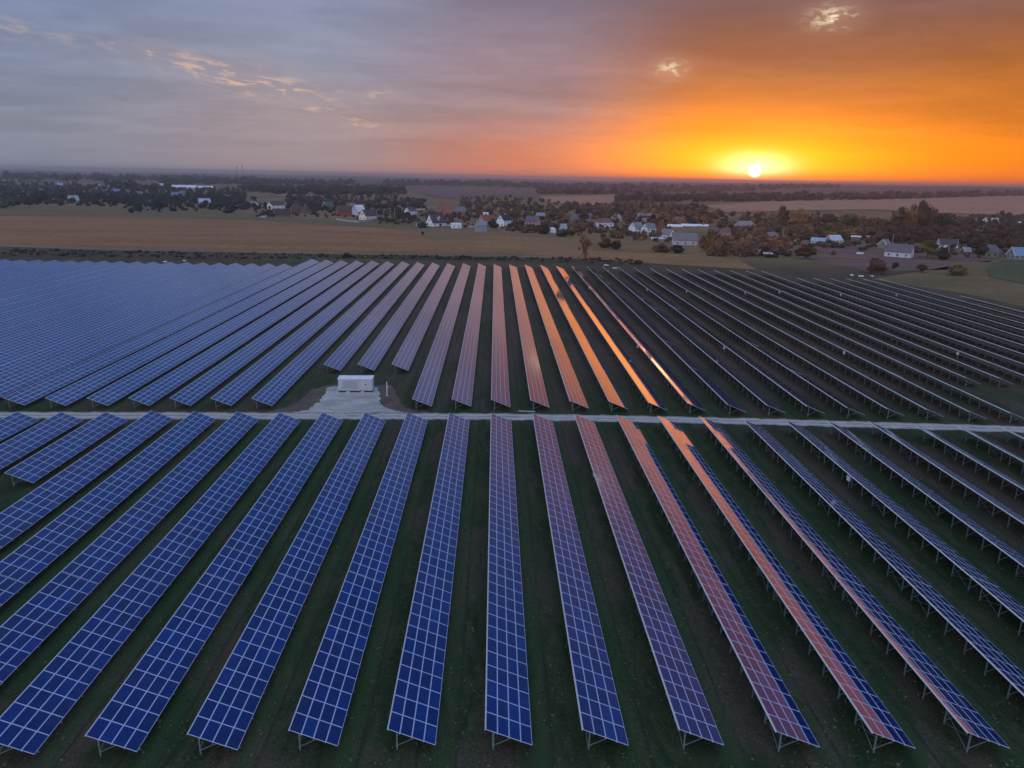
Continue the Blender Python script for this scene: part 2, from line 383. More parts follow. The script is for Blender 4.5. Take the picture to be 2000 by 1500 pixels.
# gravel road across the farm and the apron before the white cabin
def strip(name, top, bot, m, lift):
    o = MB(); a = [gp(*q) for q in top]; c_ = [gp(*q) for q in bot]; x = a[0][0]; row = []
    L = lambda P_, xx: float(np.interp(xx, [p[0] for p in P_], [p[1] for p in P_]))
    while x < a[-1][0]:
        w1 = .16*math.sin(x*.9)+.12*math.sin(x*2.3+1)+rnd.uniform(-.12, .12); w2 = .18*math.sin(x*.7+2)+.12*math.sin(x*2.9)+rnd.uniform(-.12, .12)
        row.append(((x, L(a, x)+w1, lift), (x, L(c_, x)+w2, lift))); x += .8
    for q, r_ in zip(row, row[1:]): o.quad([q[0], q[1], r_[1], r_[0]], 0, [(q[0][0], 1), (q[1][0], 0), (r_[1][0], 0), (r_[0][0], 1)])
    return o.build(name, m)
def road_mat():
    m = bpy.data.materials.new('gravel_road'); m.use_nodes = True; t = m.node_tree; q = NB(t); p = t.nodes['Principled BSDF']
    uv = q.new('ShaderNodeUVMap').outputs[0]; s_ = q.new('ShaderNodeSeparateXYZ'); t.links.new(uv, s_.inputs[0])
    g = q.new('ShaderNodeNewGeometry').outputs['Position']
    n = q.noise(g, .35, 6, .65, .6); n2 = q.noise(g, 3.0, 4, .7); V = q.m('ADD', s_.outputs[1], q.m('MULTIPLY', q.m('SUBTRACT', n, .5), .16))
    tr = q.m('MAXIMUM', q.mr(q.m('ABSOLUTE', q.m('SUBTRACT', V, .30)), .13, .03), q.mr(q.m('ABSOLUTE', q.m('SUBTRACT', V, .70)), .13, .03))
    c = q.mix(q.mr(n, .35, .65), (.27, .25, .22, 1), (.42, .39, .345, 1)); c = q.mix(q.m('MULTIPLY', tr, .75), c, (.58, .54, .48, 1))
    ed = q.mr(q.m('ABSOLUTE', q.m('SUBTRACT', V, .5)), .40, .54); c = q.mix(q.m('MULTIPLY', ed, q.mr(n2, .35, .6)), c, (.10, .095, .065, 1))
    g2 = q.mr(n2, .3, .7, .86, 1.12); c = q.mix(1.0, c, q.comb(g2, g2, g2), 'MULTIPLY')
    t.links.new(c, p.inputs['Base Color']); p.inputs['Roughness'].default_value = .95; p.inputs['Specular IOR Level'].default_value = .1
    return m
tag(strip('road', [(-500, 803), (-200, 803.5), (0, 804), (500, 805.5), (1000, 807.5), (1250, 812), (1500, 817.5), (1750, 825), (2000, 832.5), (2300, 842), (2600, 852)],
          [(-500, 816), (-200, 816.5), (0, 817.5), (500, 819.5), (1000, 820.5), (1250, 825), (1500, 830), (1750, 837.5), (2000, 845.5), (2300, 855), (2600, 866)], road_mat(), .016), kind='structure')
o = MB(); pts = [(572, 806), (600, 800), (622, 786), (634, 768), (640, 758), (650, 755), (735, 757), (742, 770), (741, 785), (752, 795), (775, 803), (800, 807)]
def ragged(pts, n, amp):
    q = [gp(*p)[:2] for p in pts]; out_ = []
    for a, c_ in zip(q, q[1:]+q[:1]):
        for k in range(n): f = k/n; out_.append((a[0]+(c_[0]-a[0])*f+rnd.uniform(-amp, amp), a[1]+(c_[1]-a[1])*f+rnd.uniform(-amp, amp)))
    return out_
o.quad([(*q, .012) for q in ragged(pts, 7, .28)]); ob = o.build('gravel_yard', M_GRAVEL); bm_fix(ob); tag(ob, kind='structure')
o = MB(); pts = [(520, 806), (560, 795), (590, 778), (612, 760), (640, 752), (700, 750), (765, 752), (775, 775), (790, 797), (840, 804), (830, 808), (560, 808)]
o.quad([(*q, .006) for q in ragged(pts, 6, .4)]); ob = o.build('dirt_patch', M_BARE); bm_fix(ob); tag(ob, kind='structure')

field('stubble_field', [(-120, 420), (0, 422), (262, 425), (500, 431), (610, 438), (740, 445), (805, 453), (822, 462), (845, 470), (961, 482), (1018, 489), (1015, 496), (844, 494.5), (740, 492), (500, 487.5), (250, 484), (0, 476), (-120, 473)], M_TAN, .05)
M_TAN2 = soilmat('track_soil', (.26, .18, .11), (.20, .13, .085), .05, (.2, 1))
field('dirt_track', [(-120, 474), (0, 477), (250, 486), (500, 490), (740, 494), (1010, 498), (1130, 503), (1130, 506), (1000, 502), (740, 498), (500, 494), (250, 490), (0, 482), (-120, 479)], M_TAN2, .08)
field('rough_strip', [(-160, 479), (0, 482), (250, 490), (500, 494), (740, 498), (1000, 502), (1300, 512), (1450, 520), (1450, 530), (1230, 521), (960, 513), (600, 503.5), (545, 512), (300, 508), (0, 502), (-160, 499)], M_DKGRASS, .04)
field('meadow', [(850, 470), (960, 460), (1130, 468), (1160, 490), (1330, 497), (1440, 507), (1480, 527), (1250, 513), (1130, 503), (1020, 496)], M_MEADOW, .06)
field('grass_verge', [(-120, 405), (0, 405), (210, 403), (430, 412), (560, 422), (700, 437), (610, 437), (500, 430), (262, 424), (0, 421), (-120, 419)], M_OLIVE, .06)
field('ploughed_field', [(1590, 486), (1600, 478), (1850, 494), (1960, 503), (1930, 512), (1740, 506), (1560, 494)], M_PLOUGH, .05)
field('ploughed_strip', [(1560, 500), (1740, 507), (1860, 512), (1850, 527), (1700, 530), (1600, 512)], M_PLOUGH, .05)
field('green_field', [(1960, 507), (2250, 508), (2300, 590), (2000, 555), (1935, 540), (1925, 520)], M_GREEN, .07)
field('grass_field', [(1700, 545), (1780, 533), (1900, 512), (1958, 507), (1922, 520), (1932, 541), (2000, 556), (2300, 592), (2300, 650), (2000, 600), (1880, 573)], M_OLIVE, .05)
field('far_field', [(1375, 402), (1500, 394), (1740, 390), (2000, 383), (2200, 377), (2200, 420), (2000, 421), (1860, 418), (1700, 410), (1560, 412), (1420, 416)], M_FARTAN, .9)
field('far_field', [(1050, 385), (1206, 381), (1206, 395), (1170, 402), (1080, 398)], M_FARTAN, .9)
field('far_ploughed_field', [(790, 368.5), (1000, 368.5), (1060, 380), (1050, 386), (960, 384), (900, 390), (840, 384)], M_PLOUGH, .9)
field('far_field', [(520, 380.5), (620, 381), (622, 385), (560, 384)], M_FARTAN, .9)
field('far_field', [(40, 343), (165, 344), (160, 346.5), (50, 346)], M_FARTAN, 1.0)

# ------------------------------------------------------------------ solar tables
T = R(22.5); CT, ST = math.cos(T), math.sin(T)
MW, ML, GX, GY = 1.0, 1.956, .025, .022
SLOPE = 4*MW+3*GX; ZH = 2.40; CW = ML+GY
def at(u_, n=0.0): return (u_*CT+n*ST, ZH-u_*ST+n*CT)        # x, z on the tilted plane
def module_mesh():
    o = MB(); x, y, f, h = MW/2, ML/2, .036, .04
    ring = [(-x, -y), (x, -y), (x, y), (-x, y)]; inn = [(-x+f, -y+f), (x-f, -y+f), (x-f, y-f), (-x+f, y-f)]
    for i in range(4):
        j = (i+1) % 4
        o.quad([(*ring[i], 0), (*ring[j], 0), (*inn[j], 0), (*inn[i], 0)], 1)
        o.quad([(*ring[i], -h), (*ring[j], -h), (*ring[j], 0), (*ring[i], 0)], 1)
        o.quad([(*inn[i], 0), (*inn[j], 0), (*inn[j], -.006), (*inn[i], -.006)], 1)
    o.quad([(*q, -.006) for q in inn], 0); o.quad([(*q, -h) for q in ring][::-1], 2)
    return o.mesh('solar_panel', [M_GLASS, M_FRAME, M_LOUV])
ME_MOD = module_mesh()
def leg_mesh():
    o = MB(); x = .62; zt = ZH-x*math.tan(T)-.22
    o.box((x, 0, zt/2-.1), (.12, .09, zt+.2)); return o.mesh('leg', M_STEEL)
def brace_mesh():
    o = MB(); x2, z2 = at(2.55, -.20); o.bar((.66, 0, .42), (x2, 0, z2), .07, .05); return o.mesh('brace', M_STEEL)
def rafter_mesh():
    o = MB(); a, c_ = at(.12, -.17), at(SLOPE+.14, -.17); o.bar((a[0], 0, a[1]), (c_[0], 0, c_[1]), .06, .10); return o.mesh('rafter', M_STEEL)
ME_LEG, ME_BRACE, ME_RAFT = leg_mesh(), brace_mesh(), rafter_mesh()
RAILS = {}
def rail_mesh(L):
    if L not in RAILS:
        o = MB(); o.box((0, L/2, 0), (.05, L, .07)); e = MB(); e.box((0, L/2, 0), (.05, L, .15))
        RAILS[L] = (o.mesh('rail', M_RAIL), e.mesh('edge_rail', M_RAIL))
    return RAILS[L]
XB = {}
def cross_mesh(d):
    o = MB(); zt = 1.55
    o.bar((.52, 0, .25), (.52, d, zt), .05, .03); o.bar((.56, 0, zt), (.56, d, .25), .05, .03); return o.mesh('cross_brace', M_STEEL)
ME_X = cross_mesh(3.13)
PSP = 3.13
def supports(t, L, mods=True):
    n = int((L-.8)//PSP)+1; st = .45
    for k in range(n):
        y = st+k*PSP
        link('leg', ME_LEG, t, (0, y, 0)); link('brace', ME_BRACE, t, (0, y, 0))
        if mods: link('rafter', ME_RAFT, t, (0, y, 0))
        if k % 6 == 0 and k < n-1: link('cross_brace', ME_X, t, (0, y, 0))
TILT3 = -.008
def near_table(i, y0, ncol, label, dtilt=0.0, cat='solar table'):
    L = ncol*CW
    t = thing('solar_table', label, cat, (i*P, y0, 0), 0, 'ground mounted solar tables in rows')
    dt_ = rnd.gauss(0, .0030)+dtilt
    for cidx in range(ncol):
        for k in range(4):
            x, z = at(MW/2+k*(MW+GX)); y = ML/2+cidx*CW
            link('solar_panel', ME_MOD, t, (x, y, z), (rnd.gauss(0, .0017), T+dt_+rnd.gauss(0, .0017), 0))
    r, e = rail_mesh(round(L, 3))
    for uu in (1.02, 2.05, 3.08):
        x, z = at(uu, -.085); link('rail', r, t, (x, 0, z), (0, T, 0))
    x, z = at(-.03, -.055); link('edge_rail', e, t, (x, 0, z), (0, T, 0))
    supports(t, L)
    return t
def corner_pts(i, y0, L):
    return [(i*P+a*SLOPE*CT, y0+c_*L, ZH-a*SLOPE*ST) for a in (0, 1) for c_ in (0, .25, .5, .75, 1)]
NEAR0 = {-5: 5.90, -4: 5.93, -3: 5.95, -2: 6.0, -1: 6.01, 0: 6.006, 1: 6.0, 2: 6.0, 3: 5.97, 4: 5.95, 5: 5.95}
def hue(i, part):                              # what colour the reflections give each row, for the labels
    return ('deep blue' if i <= -2 else 'blue and violet' if i <= 1 else 'mauve and rust' if i == 2 else 'orange-striped' if i <= 5 else 'dark blue')
for i in range(-11, 13):
    n = i+12
    y0 = NEAR0.get(i, 5.95)*P; joint = y0+12*CW+.12
    yend = {-11: 15.90, -10: 15.91, -9: 15.94, -8: 16.0, -7: 16.03, -6: 16.06}.get(i, 16.06 if i < 3 else 16.01-.052*max(0, i-4))*P
    if i <= -9:
        nc = int(round((yend-97.2)/CW)); mid, rear = None, (yend-nc*CW, nc)
    else:
        rest = int(round((yend-joint)/CW)); mid, rear = (joint, 20), (joint+20*CW+.02, rest-20)
        if inview(corner_pts(i, y0, 12*CW)):
            near_table(i, y0, 12, 'front %s table, %s row from left below the gravel road' % (hue(i, 0), ordn(n)), .010)
        if inview(corner_pts(i, mid[0], 20*CW)):
            near_table(i, mid[0], 20, 'middle %s table, %s row from left below the gravel road' % (hue(i, 1), ordn(n)))
    if inview(corner_pts(i, rear[0], rear[1]*CW)):
        near_table(i, rear[0], rear[1], '%s table meeting the gravel road, %s row from left below it' % (hue(i, 1), ordn(n)), TILT3)

# rows beyond the road: long banks, each several decks on a line of legs
DECKS = {}
def deck_mesh(nc):
    if nc not in DECKS:
        o = MB(); L = nc*CW; th = .05
        o.quad([(0, 0, 0), (SLOPE, 0, 0), (SLOPE, L, 0), (0, L, 0)], 0, [(0, 0), (4, 0), (4, nc), (0, nc)])
        o.quad([(0, 0, -th), (0, L, -th), (SLOPE, L, -th), (SLOPE, 0, -th)], 2)
        for a, c_ in (((0, 0), (SLOPE, 0)), ((SLOPE, 0), (SLOPE, L)), ((SLOPE, L), (0, L)), ((0, L), (0, 0))):
            o.quad([(*a, -th), (*c_, -th), (*c_, 0), (*a, 0)], 1)
        DECKS[nc] = o.mesh('panel_deck', [M_DECK, M_FRAME, M_LOUV])
    return DECKS[nc]
FN = {-11: 16.97, -10: 17.01, -9: 17.04, -8: 17.08, -7: 17.1, -6: 17.13, -5: 20.55, -4: 20.6, -3: 20.65, -2: 17.22, -1: 17.25, 0: 17.24, 1: 17.24, 2: 17.19, 3: 17.18, 4: 17.13, 5: 17.1, 6: 17.03,
      7: 17.0, 8: 16.97, 9: 16.9, 10: 16.85, 11: 16.82, 12: 16.69, 13: 16.6, 14: 19.91, 15: 19.9}
FF = {-12: 47.6, -11: 47.4, -10: 47.35, -9: 47.3, -8: 47.19, -7: 47.09, -6: 47.0, -5: 46.9, -4: 46.8, -3: 46.7}
def far_label(j):
    if j < -12: return 'blue bank whose far tip is the %s zigzag point from the left edge' % ordn(j+32)
    if j <= 13:
        c_ = 'blue' if j <= -7 else 'slate violet' if j <= -2 else 'pink' if j <= 1 else 'copper' if j <= 3 else 'blazing orange' if j <= 5 else 'dim mauve' if j <= 8 else 'grey edged'
        return '%s solar bank beyond the gravel road, %s near end from the left' % (c_, ordn(j+13))
    return 'dark solar bank seen from behind, %s far tip from the right edge' % ordn(25-j)
ROWEND = {}
for j in range(-31, 25):
    y0 = FN.get(j, 16.95 if j < 0 else 19.9)*P
    ff = FF.get(j, 44.85 if j < -12 else 46.65 if j < 0 else 46.57-.09*j if j < 18 else 42.08 if j < 24 else 36.08)
    y1 = ff*P
    if not inview(corner_pts(j, y0, y1-y0), 60, 60): continue
    t = thing('solar_bank', far_label(j), 'solar row', (j*P, y0, 0), 0, 'long solar banks beyond the gravel road')
    ncol = int((y1-y0)/CW); nd = max(3, round(ncol/15)); sizes = [ncol//nd+(1 if k < ncol % nd else 0) for k in range(nd)]
    y = 0
    for sz in sizes:
        tt = T-.009+rnd.gauss(0, .0050); x, z = at(0)
        link('panel_deck', deck_mesh(sz), t, (0, y, ZH+rnd.gauss(0, .012)), (rnd.gauss(0, .0006), tt, 0)); y += sz*CW+.03
    r, e = rail_mesh(round(y, 1)); x, z = at(-.03, -.075); link('edge_rail', e, t, (x, 0, z), (0, T, 0))
    if j >= -2:
        supports(t, y, False)
    else:
        for yy in (.45, .45+PSP):
            link('leg', ME_LEG, t, (0, yy, 0)); link('brace', ME_BRACE, t, (0, yy, 0))
    ROWEND[j] = (y0, y)

# ------------------------------------------------------------------ inverter boxes hung on the row backs
def inverter(px, py, where):
    g = gp(px, py, 1.35); i = round((g[0]-.3)/P)
    t = thing('inverter_box', 'white inverter box %s' % where, 'inverter', (i*P+.34, g[1], 1.05), 0, 'white inverter boxes on the backs of the rows')
    o = MB(); o.box((0, 0, .38), (.30, .68, .76)); o.build('body', M_WHITE, t)
    o = MB(); o.box((-.165, 0, .38), (.03, .60, .66)); o.build('cover', M_WHITE, t)
    o = MB(); o.box((0, 0, .80), (.42, .80, .05)); o.build('rain_hood', M_RAIL, t)
    o = MB(); o.bar((.05, -.2, 0), (.05, -.2, -1.05), .08); o.build('conduit', M_LOUV, t)
for px, py, w in ((1158, 926, 'below the mauve row near the road, largest at centre'), (1658, 935, 'largest of all, behind a dark blue row at right'),
                  (1078, 672, 'on the copper bank straight behind the road'), (1072, 547, 'at the far end of the copper banks'), (1155, 563, 'on the far third of an orange bank'),
                  (1249, 677, 'beside the rightmost orange streaked bank'), (1267, 567, 'just right of the far orange streaks'), (1343, 570, 'far off between two grey edged banks, left of its like'),
                  (1421, 680, 'on the mauve bank right of the orange ones'), (1455, 573, 'left of two close together in the far dark banks'), (1522, 571, 'right of two close together in the far dark banks'),
                  (1642, 576, 'on the far dark banks below the white sheet heap'), (1755, 577, 'farthest right, by the olive grass edge'), (1648, 689, 'midway down the dark banks at right'), (1869, 691, 'nearest the right edge among the dark banks')):
    inverter(px, py, w)

# ------------------------------------------------------------------ white power cabin, control post, kerb pole
def cabin():
    a, c_ = gp(661, 767), gp(728, 767); w = float(np.linalg.norm(c_-a)); rz = math.atan2(c_[1]-a[1], c_[0]-a[0])
    t = thing('power_cabin', 'white transformer cabin with louvred doors on a concrete pad', 'cabin', ((a[0]+c_[0])/2, (a[1]+c_[1])/2+.1, 0), rz)
    dpt, h = 2.5, 2.55
    o = MB(); o.box((0, dpt/2, .42+h/2), (w, dpt, h))
    o.build('body', mat('cabin_grey', (.50, .53, .56), (.43, .46, .49), .5, .9), t)
    o = MB(); o.box((0, dpt/2, .42+h+.07), (w+.16, dpt+.16, .14)); o.build('roof', mat('white_roof', (.86, .88, .90), None, .4), t)
    o = MB(); o.box((0, dpt/2, .2), (w-.1, dpt-.1, .44)); o.build('plinth', M_DARK, t)
    for x in (-w*.22, w*.2):
        o = MB(); o.box((x, -.02, .17), (.75, .12, .17)); o.build('foot', M_WHITE, t)
    for k in range(4):
        x = -w/2+w*(.18+.115*k)
        o = MB()
        for q in range(9): o.box((x, -.012, .95+q*.19), (w*.085, .03, .07))
        o.build('louvre', M_LOUV, t)
    for k, x in enumerate((-w*.37, -w*.255, -w*.14, -w*.025, w*.13, w*.31)):
        o = MB(); o.box((x, -.006, .42+h/2), (.03, .014, h-.12)); o.build('door_seam', M_LOUV, t)
    o = MB(); o.box((w*.295, -.02, 1.78), (.26, .025, .26), M=Matrix.Rotation(R(45), 3, 'Y')); o.build('warning_plate', mat('dull_warning_plate', (.10, .09, .07), None, .5), t)
    o = MB(); o.box((w*.37, -.03, 1.6), (.05, .06, .25)); o.build('handle', M_DARK, t)
    # pad
    o = MB(); o.box((0, dpt/2-.2, .045), (w+1.6, dpt+2.2, .09)); p_ = o.build('concrete_pad', M_CONC, None, t.location); p_.rotation_euler.z = rz
    tag(p_, 'pale concrete pad under the white transformer cabin', 'pad')
cabin()
g = gp(756, 773)
t = thing('camera_post', 'slim white post with a grey box, right of the white cabin', 'post', tuple(g), .1)
o = MB(); o.box((0, 0, 1.55), (.16, .14, 3.1)); o.build('post', M_WHITE, t)
o = MB(); o.box((.30, 0, 1.95), (.36, .26, .55)); o.box((.14, 0, 1.95), (.14, .08, .1)); o.build('control_box', M_LOUV, t)
o = MB(); o.box((.05, 0, .04), (.5, .4, .1)); o.build('foot', M_CONC, t)
a, c_ = gp(1012, 803.6), gp(1045, 805.2)
o = MB(); o.bar((a[0], a[1], .12), (c_[0], c_[1], .12), .22, .18); tag(o.build('concrete_beam', M_CONC), 'long pale beam lying on the grass along the far road edge', 'beam')

# litter and stones on the grass
o = MB()
for _ in range(420):
    x, y = rnd.uniform(-75, 95), rnd.uniform(38, 150); s_ = rnd.uniform(.03, .09)
    q = Matrix.Rotation(rnd.uniform(0, 6), 3, 'Z') @ Matrix.Rotation(rnd.uniform(0, 1), 3, 'X'); o.box((x, y, s_*.3), (s_*rnd.uniform(.6, 2), s_, s_*.7), 0, q)
tag(o.build('stones', mat('pale_stone', (.40, .40, .36), (.25, .24, .22), .9)), 'scattered pale stones in the grass between the rows', kind='stuff')

# tufts of weeds between the rows
M_W1 = mat('weed_green', (.085, .105, .050), (.055, .075, .034), .9, .3, .1, space='World'); M_W2 = mat('weed_olive', (.12, .115, .060), (.085, .085, .045), .9, .3, .1, space='World'); M_W3 = mat('weed_dry', (.20, .155, .090), (.13, .10, .06), .9, .3, .1, space='World')
o = MB(); rn = np.random.default_rng(3)
for _ in range(16000):
    y = 36+108*rn.random()**1.25; x = (rn.random()*2-1)*(y*.85+12)
    w_ = .5+.5*math.sin(x*.31+2*math.sin(y*.07))*math.sin(y*.12+x*.05)
    if rn.random() > .35+.65*w_: continue
    if 124 < y < 150: continue
    h = .06+.16*rn.random()**2; k = 0 if rn.random() < .55 else (1 if rn.random() < .7 else 2); nb = 4
    for q in range(nb):
        a = rn.random()*6.283; r_ = .05+.22*rn.random(); dx_, dy_ = math.cos(a), math.sin(a); wd = .05+.05*rn.random()
        o.quad([(x-dy_*wd, y+dx_*wd, 0), (x+dy_*wd, y-dx_*wd, 0), (x+dx_*r_, y+dy_*r_, h)], k)
tag(o.build('weeds', [M_W1, M_W2, M_W3]), 'tufts of grass and weeds on the ground between the solar rows', kind='stuff')

# ------------------------------------------------------------------ trees
def treemat(name, a, c_):
    return mat(name, a, c_, .9, .35, .1, .22)
TM = {'brown': treemat('foliage_brown', (.120, .074, .050), (.066, .044, .032)), 'dark': treemat('foliage_dark', (.042, .050, .034), (.022, .029, .022)),
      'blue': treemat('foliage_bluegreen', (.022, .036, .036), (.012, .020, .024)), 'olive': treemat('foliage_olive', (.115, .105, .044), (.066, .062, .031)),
      'yellow': treemat('foliage_yellow', (.20, .145, .040), (.11, .085, .03)), 'rust': treemat('foliage_rust', (.23, .115, .055), (.14, .075, .040)), 'pale': treemat('foliage_pale', (.075, .085, .055), (.045, .055, .036))}
M_BARK = mat('bark', (.07, .052, .04), (.04, .03, .025), .9, 2.0, .1)
ICO = None
def core(o, cx, cy_, cz, wx, wz, shape, r, mi):
    # the dense inner mass of the crown, lumpy, so that little light comes through the middle
    global ICO
    if ICO is None:
        bm = bmesh.new(); bmesh.ops.create_icosphere(bm, subdivisions=2, radius=1); bm.verts.ensure_lookup_table()
        ICO = (np.array([v.co[:] for v in bm.verts]), [tuple(v.index for v in f.verts) for f in bm.faces]); bm.free()
    V, F = ICO
    h, z, ra = {'round': (.34, .52, .32), 'bush': (.36, .34, .36), 'tall': (.38, .5, .28), 'poplar': (.38, .48, .18)}.get(shape, (.3, .5, .3))
    k = .84+.30*np.sin(V @ r.normal(size=3)*3.1+r.random()*6)+.22*np.sin(V @ r.normal(size=3)*5.3+r.random()*6)
    q = V*k[:, None]*np.array([ra*wx, ra*wx, h*wz])+np.array([cx, cy_, cz+z*wz])
    b0 = len(o.v); o.v += [tuple(p) for p in q]
    for f in F: o.f.append(tuple(b0+i for i in f)); o.mi.append(mi); o.uv.append(None)
def crown_quads(o, shape, n, seed, leaf, mi=0, cx=0, cy_=0, cz=0, wx=1, wz=1, z0=.14):
    r = np.random.default_rng(seed)
    clumps = []
    nc = 26 if n > 300 else 11
    for _ in range(nc):
        for _t in range(20):
            d = r.normal(size=3); d /= np.linalg.norm(d); rr = r.random()**.45
            if shape == 'round': p = d*rr*np.array([.35, .35, .38]); p[2] += .54
            elif shape == 'bush': p = d*rr*np.array([.40, .40, .40]); p[2] = abs(p[2])*1.7+.12
            elif shape == 'tall': p = d*rr*np.array([.34, .34, .42]); p[2] += .53
            elif shape == 'poplar': p = d*rr*np.array([.30, .30, .42]); p[2] += .52; p[0] *= 1-.5*max(0, p[2]-.5); p[1] *= 1-.5*max(0, p[2]-.5)
            else:
                zz = r.random(); k = (1-zz)*.42+.03; p = np.array([d[0]*k, d[1]*k, .12+zz*.86])
            break
        clumps.append((p, .09+.09*r.random() if shape != 'conifer' else .05+.06*(1-p[2])))
    if shape != 'conifer': core(o, cx, cy_, cz, wx, wz, shape, r, mi)
    for _ in range(n):
        p, cr = clumps[r.integers(len(clumps))]
        d = r.normal(size=3); d /= np.linalg.norm(d); q = p+d*cr*(.35+.65*r.random())
        a = r.normal(size=3); a /= np.linalg.norm(a); e = np.cross(a, d); ne = np.linalg.norm(e)
        if ne < .05: continue
        e /= ne; s_ = leaf*(.6+.8*r.random())
        q = np.array([cx+q[0]*wx, cy_+q[1]*wx, cz+q[2]*wz]); a = a*s_*np.array([wx, wx, wz]); e = e*s_*np.array([wx, wx, wz])
        o.quad([q-a*.6-e*.5, q+a*.5-e*.6, q+a*.6+e*.5, q-a*.4+e*.6], mi)
CROWN = {}
def crown_mesh(shape, kind, var):
    k = (shape, kind, var)
    if k not in CROWN:
        o = MB(); crown_quads(o, shape, 1300, hash_(k), .030); CROWN[k] = o.mesh('crown', TM[kind])
    return CROWN[k]
def hash_(k): return sum(ord(ch)*(n+3) for n, ch in enumerate(str(k))) % 99991
TRUNK = {}
def trunk_mesh(shape, var):
    k = (shape, var)
    if k not in TRUNK:
        r = random.Random(hash_(k)+5); o = MB(); top = .8 if shape in ('conifer', 'poplar') else .62
        o.tube([(0, 0, -.03), (.005, .0, .2), (.01, .01, .4), (0, .01, top)], [.028, .022, .016, .004], 6)
        for q in range(7):
            a = r.uniform(0, 6.28); z = r.uniform(.14, .5); L = r.uniform(.14, .3); o.tube([(0, 0, z), (math.cos(a)*L*.6, math.sin(a)*L*.6, z+L*.55), (math.cos(a)*L, math.sin(a)*L, z+L)], [.012, .008, .003], 4)
        TRUNK[k] = o.mesh('trunk', M_BARK)
    return TRUNK[k]
def tree(px, base, wpx, hpx, shape, kind, label, cat='tree', name=None, group=None):
    g = gp(px, base); s_ = ppm(g); h = hpx/s_; w = wpx/s_
    nm = name or {'bush': 'bush', 'conifer': 'conifer', 'poplar': 'poplar_tree'}.get(shape, 'tree')
    t = thing(nm, label, cat, tuple(g), 0, group); var = rnd.randrange(3)
    f = {'bush': .95, 'conifer': .85, 'poplar': .75}.get(shape, .90)
    cr = link('crown', crown_mesh(shape, kind, var), t, (0, 0, 0), (0, 0, rnd.uniform(0, 6.28))); cr.scale = (w/f, w/f, h*1.02)
    tr = link('trunk', trunk_mesh(shape, var), t, (0, 0, 0), (0, 0, rnd.uniform(0, 6.28))); tr.scale = (h*.8, h*.8, h)
    return t
FOREST = {}
def wood(name, area, n, hm, kinds, label, seed, shape='round', leaf=.05, nq=110, w=1.0):
    """area: list of (px, base_near, base_far); n crowns of hm metres spread on the ground between the two edges"""
    r = random.Random(seed); o = MB(); ks = list(kinds)
    xs = [a[0] for a in area]
    for q in range(n):
        px = r.uniform(xs[0], xs[-1])
        for A, B in zip(area, area[1:]):
            if A[0] <= px <= B[0]: f = (px-A[0])/(B[0]-A[0]); nb, fb = A[1]+(B[1]-A[1])*f, A[2]+(B[2]-A[2])*f; break
        py = fb+(nb-fb)*r.random(); g = gp(px, py); h = hm*r.choice((r.uniform(.45, .8), r.uniform(.75, 1.05), r.uniform(.9, 1.3)))
        crown_quads(o, shape if r.random() < .35 else 'bush', nq, seed*977+q, leaf, r.randrange(len(ks)), g[0], g[1], g[2]-.02*h, h*w*r.uniform(.9, 1.3), h)
    return tag(o.build(name, [TM[k] for k in ks]), label, 'wood', kind='stuff')
# far belts and woods, each read as one mass
wood('far_wood', [(1205, 396, 390), (1500, 393.5, 388), (1740, 389.5, 385), (2000, 382.5, 379), (2080, 380, 377)], 620, 19, ['brown', 'dark'], 'long dark shelterbelt crossing behind the right hand fields', 11, nq=90)
wood('far_wood', [(1050, 379.5, 376), (1206, 380, 377), (1330, 376, 373), (1475, 374, 371)], 260, 20, ['blue', 'brown'], 'second low belt of trees before the big shelterbelt', 12, nq=60)
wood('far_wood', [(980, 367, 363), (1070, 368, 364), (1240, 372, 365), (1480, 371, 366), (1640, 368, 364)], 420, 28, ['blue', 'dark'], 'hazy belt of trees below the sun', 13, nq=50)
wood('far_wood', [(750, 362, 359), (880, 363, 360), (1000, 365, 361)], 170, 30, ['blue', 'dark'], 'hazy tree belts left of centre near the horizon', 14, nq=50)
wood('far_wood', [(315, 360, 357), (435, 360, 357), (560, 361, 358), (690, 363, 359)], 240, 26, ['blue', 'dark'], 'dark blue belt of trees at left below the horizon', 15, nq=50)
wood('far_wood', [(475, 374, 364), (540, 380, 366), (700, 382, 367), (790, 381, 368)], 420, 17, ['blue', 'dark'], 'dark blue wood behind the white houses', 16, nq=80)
wood('far_wood', [(560, 404, 386), (640, 405, 384), (760, 407, 382), (830, 408, 392)], 300, 9, ['blue', 'brown', 'dark'], 'dim wooded slope above the cottages left of centre', 17, nq=110)
wood('far_wood', [(900, 412, 392), (960, 424, 386), (1060, 430, 392), (1200, 432, 402)], 330, 9, ['brown', 'olive', 'dark'], 'brown wooded rise behind the centre houses', 18, nq=120)
wood('far_wood', [(1160, 432, 404), (1210, 430, 396), (1300, 436, 398), (1380, 438, 410)], 330, 10, ['brown', 'rust', 'dark'], 'brown scrub wood left of the sun field', 19, nq=120)
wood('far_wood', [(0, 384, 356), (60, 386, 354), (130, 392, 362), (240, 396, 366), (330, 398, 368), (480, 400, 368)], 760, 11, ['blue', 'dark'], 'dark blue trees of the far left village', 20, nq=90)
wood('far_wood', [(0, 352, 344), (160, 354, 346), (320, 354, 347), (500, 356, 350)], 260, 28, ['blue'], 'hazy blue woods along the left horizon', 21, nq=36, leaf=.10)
wood('far_wood', [(240, 414, 400), (330, 414, 400), (440, 414, 402), (520, 408, 398)], 80, 6, ['dark', 'blue'], 'dark bushes at the left village edge', 22, nq=120, shape='bush')
wood('far_wood', [(560, 412, 402), (660, 416, 404), (740, 420, 404), (800, 424, 410)], 110, 7, ['dark', 'blue'], 'dark garden trees among the cottages left of centre', 23, nq=140)
